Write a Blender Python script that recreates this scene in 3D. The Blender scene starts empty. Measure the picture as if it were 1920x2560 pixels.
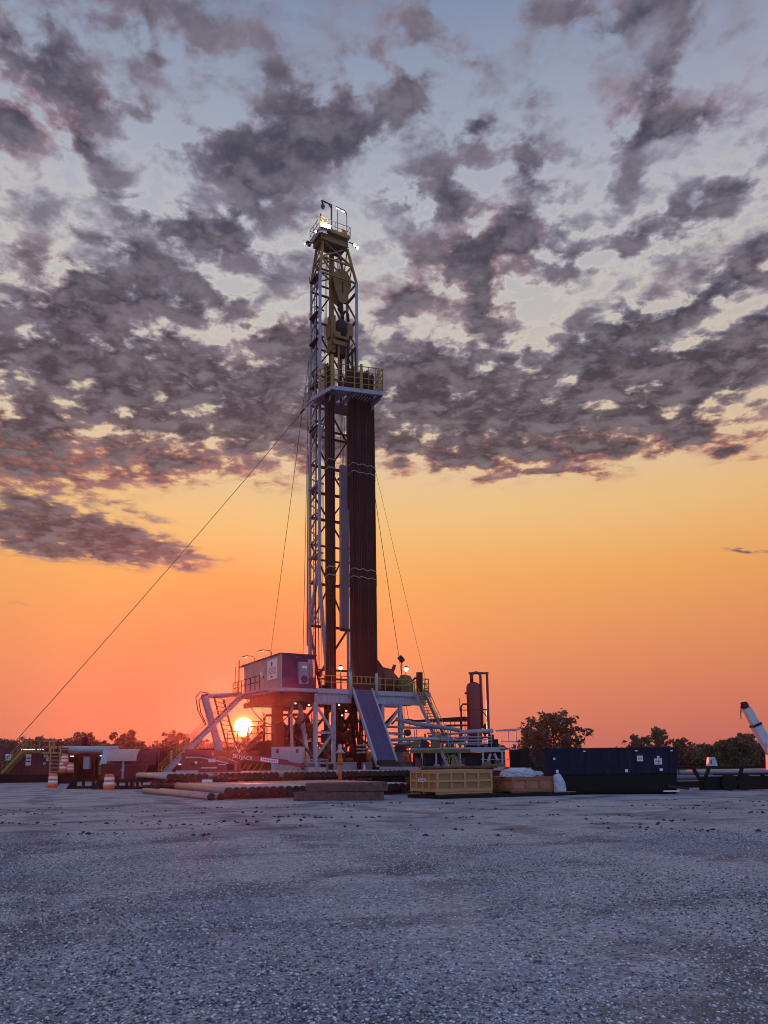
import bpy, math, random
import numpy as np
from mathutils import Matrix, Vector
R = math.radians
C = bpy.context.scene.collection
SC = bpy.context.scene
rnd = random.Random(7)
CAMROLL = -0.0098
HAZE = 0.0003

# ------------------------------------------------------------------ camera
cam_d = bpy.data.cameras.new('camera')
cam = bpy.data.objects.new('camera', cam_d); C.objects.link(cam)
cam.matrix_world = (Matrix.Translation((0, 0, 1.6)) @ Matrix.Rotation(R(98.4), 4, 'X') @ Matrix.Rotation(CAMROLL, 4, 'Z'))
cam_d.sensor_fit = 'VERTICAL'; cam_d.sensor_height = 36.0
cam_d.lens = 36.0 * 1900 / 2560
cam_d.shift_y = 344.4 / 2560
cam_d.clip_start = 0.1; cam_d.clip_end = 9000
SC.camera = cam
SC.view_settings.view_transform = 'Standard'; SC.view_settings.look = 'None'
SC.view_settings.exposure = 0.0
SC.cycles.filter_width = 1.0
SC.cycles.max_bounces = 6; SC.cycles.diffuse_bounces = 3; SC.cycles.glossy_bounces = 3; SC.cycles.volume_bounces = 0; SC.cycles.transmission_bounces = 3; SC.view_settings.gamma = 1.0

# ------------------------------------------------------------------ node helper
class N:
    """small wrapper so node graphs read as expressions"""
    def __init__(s, nt): s.nt = nt
    def new(s, typ, **kw):
        n = s.nt.nodes.new(typ)
        for k, v in kw.items(): setattr(n, k, v)
        return n
    def put(s, sock, v):
        if isinstance(v, bpy.types.NodeSocket): s.nt.links.new(v, sock)
        elif v is not None:
            sock.default_value = v
    def math(s, op, a, b=None, c=None, clamp=False):
        n = s.new('ShaderNodeMath', operation=op, use_clamp=clamp)
        s.put(n.inputs[0], a)
        if b is not None: s.put(n.inputs[1], b)
        if c is not None: s.put(n.inputs[2], c)
        return n.outputs[0]
    def vec(s, op, a, b=None, scale=None):
        n = s.new('ShaderNodeVectorMath', operation=op)
        s.put(n.inputs[0], a)
        if b is not None: s.put(n.inputs[1], b)
        if scale is not None: s.put(n.inputs[3], scale)
        return n.outputs['Value'] if op in ('DOT_PRODUCT', 'LENGTH') else n.outputs[0]
    def comb(s, x, y, z):
        n = s.new('ShaderNodeCombineXYZ')
        for i, v in enumerate((x, y, z)): s.put(n.inputs[i], v)
        return n.outputs[0]
    def ramp(s, f, stops, interp='LINEAR'):
        n = s.new('ShaderNodeValToRGB'); s.put(n.inputs[0], f)
        e = n.color_ramp.elements; n.color_ramp.interpolation = interp
        while len(e) < len(stops): e.new(0.5)
        for el, (p, c) in zip(e, stops):
            el.position = p; el.color = (c[0], c[1], c[2], 1) if hasattr(c, '__len__') else (c, c, c, 1)
        return n.outputs[0]
    def smooth(s, v, a, b, lo=0.0, hi=1.0, kind='SMOOTHSTEP'):
        n = s.new('ShaderNodeMapRange', interpolation_type=kind)
        s.put(n.inputs[0], v); n.inputs[1].default_value = a; n.inputs[2].default_value = b
        n.inputs[3].default_value = lo; n.inputs[4].default_value = hi
        return n.outputs[0]
    def mix(s, f, a, b, mode='MIX'):
        n = s.new('ShaderNodeMix', data_type='RGBA', blend_type=mode)
        s.put(n.inputs[0], f)
        for k, v in ((6, a), (7, b)):
            if hasattr(v, '__len__') and len(v) == 3: v = (v[0], v[1], v[2], 1)
            s.put(n.inputs[k], v)
        return n.outputs[2]
    def noise(s, v, scale, detail=4, rough=0.5, dist=0.0, color=False):
        n = s.new('ShaderNodeTexNoise')
        if v is not None: s.put(n.inputs['Vector'], v)
        n.inputs['Scale'].default_value = scale; n.inputs['Detail'].default_value = detail
        n.inputs['Roughness'].default_value = rough; n.inputs['Distortion'].default_value = dist
        return n.outputs['Color' if color else 'Fac']

def srgb(r, g, b):
    f = lambda v: (v / 255 / 12.92) if v <= 10.3 else ((v / 255 + 0.055) / 1.055) ** 2.4
    return (f(r), f(g), f(b))

# ------------------------------------------------------------------ world: sunrise sky with broken cloud
SUN_DIR = Vector((-0.18173, 0.98224, 0.04659)).normalized()
BLOBS=[(-28.14,43.88,4.05,1.95,0,0.55), (-18.26,46.49,5.96,1.6,0,0.6), (-21.08,42.53,4.47,0.97,-15,0.8), (-27.48,39.85,3.76,1.37,10,0.8), (-28.51,42.11,1.86,1.66,0,0.4), (1.88,46.47,4.13,1.02,15,0.95), (8.08,47,2.03,0.73,0,-0.5), (6,46.4,2.04,0.93,40,0.3), (-10.62,41.83,4.91,1.55,0,0.95), (-1.61,42.46,7.11,1.03,15,1.05), (-7.37,45.06,1.69,1.15,-30,0.45), (-4.31,43.83,4.07,0.6,10,0.5), (18.65,46.95,7.17,0.7,-3,0.6), (23.71,42.79,3.44,0.94,45,0.75), (21.28,42.34,2.37,0.96,30,0.6), (22.29,40.52,4.92,0.56,0,0.75), (7.84,42.35,1.99,0.72,0,0.7), (12.56,41.49,1.77,1.44,0,0.65), (12.86,38.67,1.9,1.75,-10,0.4), (4.73,39.78,3.66,1.31,10,0.8), (8.3,38.22,2.93,0.67,-25,0.5), (-16.81,37.25,3.98,0.84,-12,0.9), (-12.44,37.77,2.86,0.78,12,0.8), (-7.59,37.47,2.94,1.03,20,0.55), (-20.86,34.58,4.34,0.79,-5,0.55), (-12.67,34.98,5.98,0.94,-8,0.45), (-26.07,32.55,2.13,0.5,-5,0.6), (7.53,35.5,5.18,1.18,0,0.95), (11.41,35.64,2.54,0.93,0,0.6), (17.65,35.53,1.8,0.45,5,0.5), (20.29,34.85,1.45,0.63,0,0.6), (25.88,36.35,4.32,0.95,5,0.5), (24.95,35.47,3.27,0.86,0,0.5), (19.63,37.66,2.96,0.86,0,0.3), (26.48,31.49,3.41,1.02,10,0.75), (15.06,33.55,2.75,1.07,10,0.5), (4.19,32.76,5.2,1.12,10,0.8), (-19.55,31.97,3.79,0.91,0,0.95), (-15.08,32.8,2.75,0.84,0,0.4), (-24.28,30.2,3.54,0.95,-10,0.6), (-11.32,31.69,5.02,1,-12,0.6), (-26.85,28.49,3.11,1.43,0,1), (-24.43,28.23,2.97,1.09,0,1), (-19.44,29.78,2.61,0.74,0,0.8), (-17.91,28.22,4.98,1.27,10,0.6), (-25.42,26.81,4.23,0.86,0,0.8), (-11.86,28.06,4.02,1.31,5,1), (-7.49,29.64,3.82,1.43,-10,0.9), (-16.05,26.09,3.86,1.18,0,1.1), (-19.51,25.16,2.28,1.3,0,0.6), (-24.76,24.91,1.86,1.13,0,0.7), (-26.75,23.04,2.3,1.77,0,1.1), (-9.94,25.52,6.21,1.63,5,1), (-5.56,27.88,2.55,2.4,0,0.8), (-6.18,24.87,2.52,1.93,0,0.9), (-26.33,20.52,2.3,1.55,0,0.9), (-22.39,21.08,4.07,1.46,0,1), (-17.64,21.62,3.17,0.82,-10,1), (-12.35,23.31,3.95,0.77,-5,0.7), (-12.9,20.9,4.5,0.7,-8,0.55), (-8.03,22.01,2.79,0.62,-5,0.4), (4.67,26.48,4.77,1.76,10,1.1), (1.82,27.65,2.57,1.61,0,0.9), (12.61,28.58,5.22,1.29,0,1.2), (9.63,31.67,3.48,0.88,20,0.6), (17.62,26.41,3.49,1.04,10,1), (20.09,28.36,3.42,1.25,30,0.8), (19.02,29.79,3.48,0.99,10,0.7), (21.71,30.81,2.81,0.95,0,0.5), (26.96,28.04,3.86,0.83,8,1), (23.81,25.69,4.83,1.25,5,1), (26.53,26.17,2.57,0.98,0,0.6), (11.85,25.46,4.59,1.21,-10,1.1), (16.32,24.46,4.69,1.07,-5,1), (2.72,24.62,3.81,1.52,0,1.1), (7.11,23.33,4.06,1.12,-5,0.9), (12.02,22.43,3.94,0.78,-5,0.8), (5.5,22,4.38,0.71,-12,0.9), (13.46,20.91,3.58,0.33,-8,0.9), (20.26,22.6,5.58,0.74,0,0.95), (24.17,23.31,3.97,0.77,5,0.6), (22.44,22.01,2.98,0.42,4,0.8), (26.34,20.85,2.03,0.31,0,0.5), (-25.38,17.48,2.05,1.2,0,0.7), (-26.03,15.52,3.54,1.07,-6,1.1), (-22.15,16.21,4.03,0.96,-12,1), (-22.37,15.22,5.87,0.5,-6,0.9), (-18.56,15.97,3.37,0.62,-15,0.7), (-15.4,15.48,3.18,0.34,-8,0.5), (-19.2,18.02,3.08,0.33,-8,0.45), (26.08,14.23,1.75,0.13,-6,0.9), (-25.77,10.94,1.25,0.11,0,0.35)]
world = bpy.data.worlds.new('World'); SC.world = world; world.use_nodes = True
wt = world.node_tree; wt.nodes.clear(); w = N(wt)
D = w.new('ShaderNodeTexCoord').outputs['Generated']
D = w.vec('NORMALIZE', D)
sx = w.new('ShaderNodeSeparateXYZ'); wt.links.new(D, sx.inputs[0]); dx, dy, dz = sx.outputs
el = w.math('MULTIPLY', w.math('ARCSINE', dz), 57.29578)
az = w.math('MULTIPLY', w.math('ARCTAN2', dx, dy), 57.29578)
sky_stops = [(0.0, srgb(188, 102, 102)), (1.6, srgb(198, 108, 99)), (4.6, srgb(214, 122, 94)), (9.1, srgb(230, 146, 90)),
    (13.6, srgb(241, 168, 92)), (18.1, srgb(238, 192, 126)), (22.4, srgb(226, 196, 154)), (29.3, srgb(198, 190, 180)),
    (36.7, srgb(178, 180, 190)), (43.3, srgb(156, 164, 184)), (48.9, srgb(128, 142, 170)), (60.0, srgb(112, 130, 172)), (90.0, srgb(104, 124, 172))]
base = w.ramp(w.math('DIVIDE', el, 90.0), [(e / 90.0, c) for e, c in sky_stops])
# away from the sun the low sky is duller and pinker, behind the viewer it is blue
sdot = w.vec('DOT_PRODUCT', D, tuple(SUN_DIR))
hz = w.math('DIVIDE', w.math('ADD', w.math('MULTIPLY', dx, SUN_DIR.x), w.math('MULTIPLY', dy, SUN_DIR.y)),
            w.math('MAXIMUM', w.math('SQRT', w.math('ADD', w.math('MULTIPLY', dx, dx), w.math('MULTIPLY', dy, dy))), 0.001))
side = w.smooth(hz, 0.995, 0.55)
base = w.mix(w.math('MULTIPLY', side, 0.55), base, w.mix(1.0, base, srgb(226, 214, 232), 'MULTIPLY'))
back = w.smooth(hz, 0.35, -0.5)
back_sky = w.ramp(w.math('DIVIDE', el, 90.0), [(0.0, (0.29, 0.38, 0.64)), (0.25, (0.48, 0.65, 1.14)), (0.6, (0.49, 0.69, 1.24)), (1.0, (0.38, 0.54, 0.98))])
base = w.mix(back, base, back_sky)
# physical dawn sky for the overall hue balance, at low strength
nish = w.new('ShaderNodeTexSky', sky_type='NISHITA'); nish.sun_disc = False
nish.sun_elevation = math.asin(SUN_DIR.z); nish.sun_rotation = math.atan2(SUN_DIR.x, SUN_DIR.y)
base = w.mix(1.0, base, w.mix(1.0, nish.outputs[0], (0.006, 0.006, 0.006), 'MULTIPLY'), 'ADD')
# cloud deck: projected on a plane overhead so that it closes up towards the horizon
inv = w.math('DIVIDE', 1.0, w.math('ADD', w.math('MAXIMUM', dz, 0.0), 0.10))
Q = w.comb(w.math('MULTIPLY', dx, inv), w.math('MULTIPLY', dy, inv), 0.0)
n1 = w.noise(Q, 5.0, 7, 0.52, 0.25)
n2 = w.noise(w.vec('ADD', Q, (5.3, 2.1, 0.7)), 14.0, 8, 0.56, 0.2)
n3 = w.noise(w.vec('ADD', Q, (1.7, 9.1, 3.3)), 22.0, 5, 0.6, 0.3)
wob = w.vec('SUBTRACT', w.noise(Q, 4.5, 5, 0.6, color=True), (0.5, 0.5, 0.5))
P0 = w.comb(az, el, 0.0)
wamp = w.smooth(el, 14.0, 23.0, 0.3, 1.0)
Pq = w.vec('ADD', P0, w.vec('MULTIPLY', w.vec('SCALE', wob, scale=wamp), (11.0, 6.5, 0.0)))
acc = None
for bi, (ca, ce, ra, re_, rot, amp) in enumerate(BLOBS):
    if bi % 12 == 11:   # keeps the shader's working memory small: later terms wait for the sum so far
        Pq = w.vec('ADD', Pq, w.comb(w.math('MULTIPLY', acc, 1e-6), 0.0, 0.0))
    m = w.new('ShaderNodeMapping', vector_type='TEXTURE')
    wt.links.new(Pq, m.inputs[0])
    m.inputs[1].default_value = (ca, ce, 0); m.inputs[2].default_value = (0, 0, R(rot)); m.inputs[3].default_value = (ra * 1.12, re_ * 1.12, 1)
    g = w.math('POWER', 0.42, w.vec('DOT_PRODUCT', m.outputs[0], m.outputs[0]))
    acc = w.math('MULTIPLY', g, amp) if acc is None else w.math('MULTIPLY_ADD', g, amp, acc)
acc = w.math('MULTIPLY', w.math('MINIMUM', acc, 1.20), 0.72)
# generic cover outside the field of the table (behind and beside the viewer)
out_f = w.math('MAXIMUM', w.smooth(w.math('ABSOLUTE', az), 28, 40), w.smooth(el, 48, 58))
gen = w.math('MULTIPLY', w.smooth(n1, 0.46, 0.62), w.smooth(el, 18, 26))
acc = w.math('ADD', w.math('MULTIPLY', acc, w.math('SUBTRACT', 1.0, out_f)), w.math('MULTIPLY', gen, out_f))
frag = w.math('MULTIPLY_ADD', w.math('SUBTRACT', n1, 0.55), 2.0, w.math('MULTIPLY_ADD', w.math('SUBTRACT', n2, 0.495), 4.2, w.math('MULTIPLY', w.math('SUBTRACT', n3, 0.5), 1.5)))
band = w.smooth(el, 19.0, 24.0)
veil = w.math('MULTIPLY', band, 0.17)
near = w.smooth(acc, 0.02, 0.45)
dens = w.math('ADD', w.math('ADD', acc, veil), w.math('MULTIPLY', frag, w.math('MULTIPLY_ADD', near, 0.55, w.math('MULTIPLY', band, 0.45))))
cover = w.smooth(dens, 0.02, 0.58)
core = w.smooth(dens, 0.28, 0.92)
low = w.smooth(el, 29.0, 20.0)
edge_c = w.mix(low, srgb(134, 130, 148), srgb(144, 122, 122))
rosy = w.math('MULTIPLY', w.smooth(w.noise(w.vec('ADD', Q, (3.1, 0.4, 8.0)), 2.6, 3, 0.5), 0.50, 0.66), 0.55)
edge_c = w.mix(w.math('MULTIPLY', rosy, w.smooth(el, 24.0, 33.0)), edge_c, srgb(178, 128, 130))
core_c = w.mix(w.smooth(el, 30.0, 46.0), srgb(46, 45, 64), srgb(68, 68, 86))
core_c = w.mix(w.smooth(n3, 0.40, 0.70), core_c, srgb(96, 88, 98))
cloud = w.mix(core, edge_c, core_c)
# side of each cell away from the sun is a little paler where its top is thin
n2s = w.noise(w.vec('ADD', Q, (5.3, 2.14, 0.7)), 14.0, 8, 0.56, 0.2)
relief = w.math('SUBTRACT', n2, n2s)
cloud = w.mix(w.smooth(relief, -0.03, 0.16, 0.0, 0.50, 'LINEAR'), cloud, srgb(138, 128, 140))
cloud = w.mix(w.smooth(relief, 0.03, -0.16, 0.0, 0.45, 'LINEAR'), cloud, srgb(58, 52, 68))
# the undersides of the lowest row catch the red light of the sun
under = w.math('MULTIPLY', w.math('MULTIPLY', w.smooth(el, 24.5, 21.0), w.smooth(dens, 0.95, 0.35)), w.smooth(el, 17.5, 19.5))
cloud = w.mix(w.math('MULTIPLY', under, 0.42), cloud, srgb(196, 96, 84))
sky = w.mix(w.math('MULTIPLY', cover, 0.95), base, cloud)
# thin bright fringes where the deck breaks
fringe = w.math('MULTIPLY', w.math('MULTIPLY', w.smooth(dens, -0.10, 0.08), w.smooth(dens, 0.30, 0.12)), w.math('MULTIPLY', w.math('MULTIPLY', band, w.smooth(el, 44, 34)), 0.28))
sky = w.mix(fringe, sky, srgb(226, 214, 200))
# aureole and disc of the sun
ang = w.math('MULTIPLY', w.math('ARCCOSINE', w.math('MINIMUM', sdot, 1.0)), 57.29578)
sky = w.mix(w.math('MULTIPLY', w.smooth(ang, 15.0, 0.0), 0.75), sky, srgb(216, 66, 46))
sky = w.mix(w.math('MULTIPLY', w.smooth(ang, 3.6, 0.4), 0.35), sky, (1.0, 0.25, 0.04))
sky = w.mix(w.smooth(ang, 1.25, 0.50), sky, (1.05, 0.42, 0.03))
sky = w.mix(w.smooth(ang, 0.76, 0.60), sky, (2.6, 1.5, 0.45))
sky = w.mix(w.smooth(ang, 0.66, 0.60), sky, (4.0, 3.7, 3.0))
below = w.smooth(el, 0.0, -2.0)
sky = w.mix(below, sky, (0.08, 0.08, 0.10))
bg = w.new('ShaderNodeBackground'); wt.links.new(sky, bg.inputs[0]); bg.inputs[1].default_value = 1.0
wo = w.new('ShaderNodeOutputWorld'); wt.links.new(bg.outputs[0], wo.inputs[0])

# ------------------------------------------------------------------ sun lamp (low, behind the rig)
sl = bpy.data.lights.new('sun', 'SUN'); sl.energy = 2.6; sl.angle = R(0.53); sl.color = (1.0, 0.10, 0.05)
so = bpy.data.objects.new('sun', sl); C.objects.link(so)
so.rotation_mode = 'QUATERNION'; so.rotation_quaternion = SUN_DIR.to_track_quat('Z', 'Y')

# ------------------------------------------------------------------ materials
def mat(name, col, rough=0.55, metal=0.0, var=0.25, scale=1.5, dirt=None, dirt_amt=0.0, bump=0.0, bscale=30, emit=None, estr=0.0, streak=False, vary=0.0):
    m = bpy.data.materials.new(name); m.use_nodes = True
    nt = m.node_tree; n = N(nt); b = nt.nodes['Principled BSDF']
    tc = n.new('ShaderNodeTexCoord').outputs['Object']
    f = n.noise(tc, scale, 5, 0.6)
    c = n.mix(f, tuple(v * (1 - var) for v in col), tuple(min(1, v * (1 + var)) for v in col))
    if dirt:
        v = tc
        if streak:
            mp = n.new('ShaderNodeMapping'); nt.links.new(tc, mp.inputs[0]); mp.inputs[3].default_value = (4, 4, 0.5); v = mp.outputs[0]
        d = n.smooth(n.noise(v, scale * 1.7, 6, 0.65), 0.62 - dirt_amt * 0.3, 0.72)
        c = n.mix(n.math('MULTIPLY', d, min(1.0, 0.4 + dirt_amt)), c, dirt)
    if vary:   # each copy a little lighter or darker than its neighbour
        oi = n.new('ShaderNodeObjectInfo').outputs['Random']
        c = n.mix(1.0, c, n.ramp(oi, [(0, 1 - vary), (1, 1 + vary)]), 'MULTIPLY')
    nt.links.new(c, b.inputs['Base Color'])
    rr = n.smooth(f, 0.2, 0.8, max(0.05, rough - 0.12), min(1, rough + 0.12), 'LINEAR'); nt.links.new(rr, b.inputs['Roughness'])
    b.inputs['Metallic'].default_value = metal
    if bump:
        bp = n.new('ShaderNodeBump'); bp.inputs['Strength'].default_value = bump; bp.inputs['Distance'].default_value = 0.03
        nt.links.new(n.noise(tc, bscale, 4, 0.6), bp.inputs['Height']); nt.links.new(bp.outputs[0], b.inputs['Normal'])
    if max(col) < 0.09: b.inputs['Specular IOR Level'].default_value = 0.22
    if emit:
        b.inputs['Emission Color'].default_value = (*emit, 1); b.inputs['Emission Strength'].default_value = estr
    return m
RUST = (0.16, 0.06, 0.03)
M = dict(
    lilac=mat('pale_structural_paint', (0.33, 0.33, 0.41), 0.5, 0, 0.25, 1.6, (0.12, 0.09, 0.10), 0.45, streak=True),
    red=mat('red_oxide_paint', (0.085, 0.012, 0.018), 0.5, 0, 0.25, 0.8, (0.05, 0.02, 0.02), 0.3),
    yellow=mat('yellow_brown_paint', (0.22, 0.115, 0.02), 0.5, 0, 0.25, 1.0, (0.10, 0.06, 0.03), 0.4),
    rail=mat('yellow_rail_paint', (0.30, 0.20, 0.03), 0.45, 0, 0.15, 1.0, RUST, 0.2),
    dark=mat('dark_steel', (0.018, 0.014, 0.018), 0.6, 0.1, 0.3, 1.0),
    black=mat('black_rubber', (0.005, 0.0045, 0.006), 0.6),
    pipe=mat('dark_drill_pipe_steel', (0.022, 0.011, 0.013), 0.6, 0.0, 0.35, 0.6, (0.075, 0.025, 0.018), 0.4, streak=True, vary=0.65),
    casing=mat('casing_pipe_varnish', (0.36, 0.31, 0.29), 0.5, 0.0, 0.2, 1.5, (0.2, 0.1, 0.06), 0.3, vary=0.3),
    cap=mat('black_thread_protector', (0.02, 0.018, 0.02), 0.6),
    rope=mat('pale_rope', (0.5, 0.46, 0.42), 0.9),
    grey=mat('light_grey_paint', (0.33, 0.33, 0.38), 0.5, 0, 0.1, 0.8, RUST, 0.1, streak=True),
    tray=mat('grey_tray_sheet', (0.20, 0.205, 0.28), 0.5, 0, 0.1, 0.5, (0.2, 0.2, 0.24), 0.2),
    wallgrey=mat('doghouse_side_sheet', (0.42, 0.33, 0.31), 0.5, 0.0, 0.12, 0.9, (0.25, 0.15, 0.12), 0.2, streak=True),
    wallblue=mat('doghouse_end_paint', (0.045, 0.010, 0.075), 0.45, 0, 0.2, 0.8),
    white=mat('white_paint', (0.75, 0.75, 0.78), 0.5, 0, 0.06, 1.0, (0.4, 0.38, 0.36), 0.15),
    ink=mat('dark_lettering', (0.06, 0.05, 0.08), 0.6),
    inkred=mat('red_lettering', (0.45, 0.05, 0.05), 0.6),
    blue=mat('blue_slide_paint', (0.032, 0.034, 0.125), 0.5, 0, 0.35, 1.6, (0.13, 0.10, 0.14), 0.5, streak=True),
    navy=mat('navy_skip_paint', (0.007, 0.007, 0.032), 0.6, 0, 0.2, 0.8, (0.07, 0.05, 0.05), 0.25, streak=True),
    crate=mat('pale_plywood', (0.31, 0.155, 0.065), 0.75, 0, 0.18, 3.0, (0.30, 0.17, 0.09), 0.3, 0.2, 40),
    batten=mat('pine_batten', (0.50, 0.275, 0.12), 0.75, 0, 0.2, 4.0, (0.3, 0.17, 0.09), 0.3, 0.2, 40),
    crate2=mat('reddish_plywood', (0.42, 0.17, 0.085), 0.7, 0, 0.2, 3.0, (0.2, 0.08, 0.05), 0.4, 0.2, 40),
    batten2=mat('dark_reddish_batten', (0.30, 0.12, 0.06), 0.7, 0, 0.2, 3.0),
    oldwood=mat('weathered_mat_timber', (0.135, 0.078, 0.066), 0.9, 0, 0.5, 2.2, (0.045, 0.028, 0.028), 0.6, 0.8, 14),
    bag=mat('white_plastic_bag', (0.50, 0.52, 0.60), 0.35, 0, 0.25, 7.0, (0.30, 0.32, 0.42), 0.4, 1.0, 13),
    crimson=mat('crimson_tank_paint', (0.095, 0.010, 0.020), 0.5, 0, 0.25, 0.6, (0.10, 0.02, 0.03), 0.4, streak=True),
    vessel=mat('dark_red_vessel_paint', (0.20, 0.010, 0.014), 0.4, 0, 0.2, 0.8, (0.05, 0.02, 0.02), 0.3, streak=True),
    orange=mat('orange_plastic', (0.85, 0.13, 0.03), 0.45, 0, 0.08),
    band=mat('white_reflective_band', (0.75, 0.72, 0.72), 0.4, 0, 0.06),
    rustpost=mat('orange_rust_post', (0.48, 0.14, 0.03), 0.6, 0, 0.3, 5.0),
    liftred=mat('lift_red_paint', (0.26, 0.017, 0.024), 0.4, 0, 0.15, 1.0, (0.15, 0.03, 0.03), 0.3),
    skyblue=mat('pale_blue_roof_pipe', (0.30, 0.42, 0.50), 0.45, 0, 0.15),
    crane=mat('white_crane_paint', (0.50, 0.52, 0.60), 0.4, 0, 0.1, 0.8, (0.25, 0.24, 0.26), 0.2, streak=True),
    olive=mat('dull_yellow_paint', (0.15, 0.11, 0.03), 0.55, 0, 0.3, 1.5, (0.08, 0.06, 0.03), 0.4),
    cable=mat('steel_cable', (0.06, 0.05, 0.055), 0.5, 0.6),
    lens=mat('lit_lamp_lens', (0.9, 0.9, 0.85), 0.3, emit=(1.0, 0.95, 0.82), estr=22.0),
    lens_cool=mat('lit_floodlight_lens', (0.9, 0.9, 0.9), 0.3, emit=(0.95, 0.97, 1.0), estr=9.0),
    lens_dim=mat('dim_lamp_lens', (0.9, 0.85, 0.8), 0.3, emit=(1.0, 0.9, 0.8), estr=1.6),
    glass=mat('dusty_pane', (0.45, 0.33, 0.22), 0.3),
    bark=mat('tree_bark', (0.055, 0.04, 0.033), 0.9, 0, 0.3, 2.0),
)
def leafmat(name, a, b, c):
    m = bpy.data.materials.new(name); m.use_nodes = True
    nt = m.node_tree; n = N(nt); p = nt.nodes['Principled BSDF']
    tc = n.new('ShaderNodeTexCoord').outputs['Object']
    f = n.noise(tc, 0.9, 4, 0.6)
    g = n.noise(tc, 7.0, 2, 0.5)
    cc = n.mix(n.smooth(f, 0.3, 0.7), a, b); cc = n.mix(n.smooth(g, 0.5, 0.7), cc, c)
    nt.links.new(cc, p.inputs['Base Color']); p.inputs['Roughness'].default_value = 0.6
    tr = n.new('ShaderNodeBsdfTranslucent'); nt.links.new(cc, tr.inputs[0])
    mx = n.new('ShaderNodeMixShader'); mx.inputs[0].default_value = 0.25
    nt.links.new(p.outputs[0], mx.inputs[1]); nt.links.new(tr.outputs[0], mx.inputs[2])
    nt.links.new(mx.outputs[0], nt.nodes['Material Output'].inputs[0])
    return m
LEAF = [leafmat('leaves_green', (0.06, 0.07, 0.035), (0.09, 0.10, 0.045), (0.045, 0.04, 0.035)),
        leafmat('leaves_brownish', (0.085, 0.06, 0.045), (0.11, 0.10, 0.055), (0.055, 0.04, 0.04)),
        leafmat('leaves_greyish', (0.085, 0.095, 0.065), (0.12, 0.12, 0.08), (0.07, 0.06, 0.055))]

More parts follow.
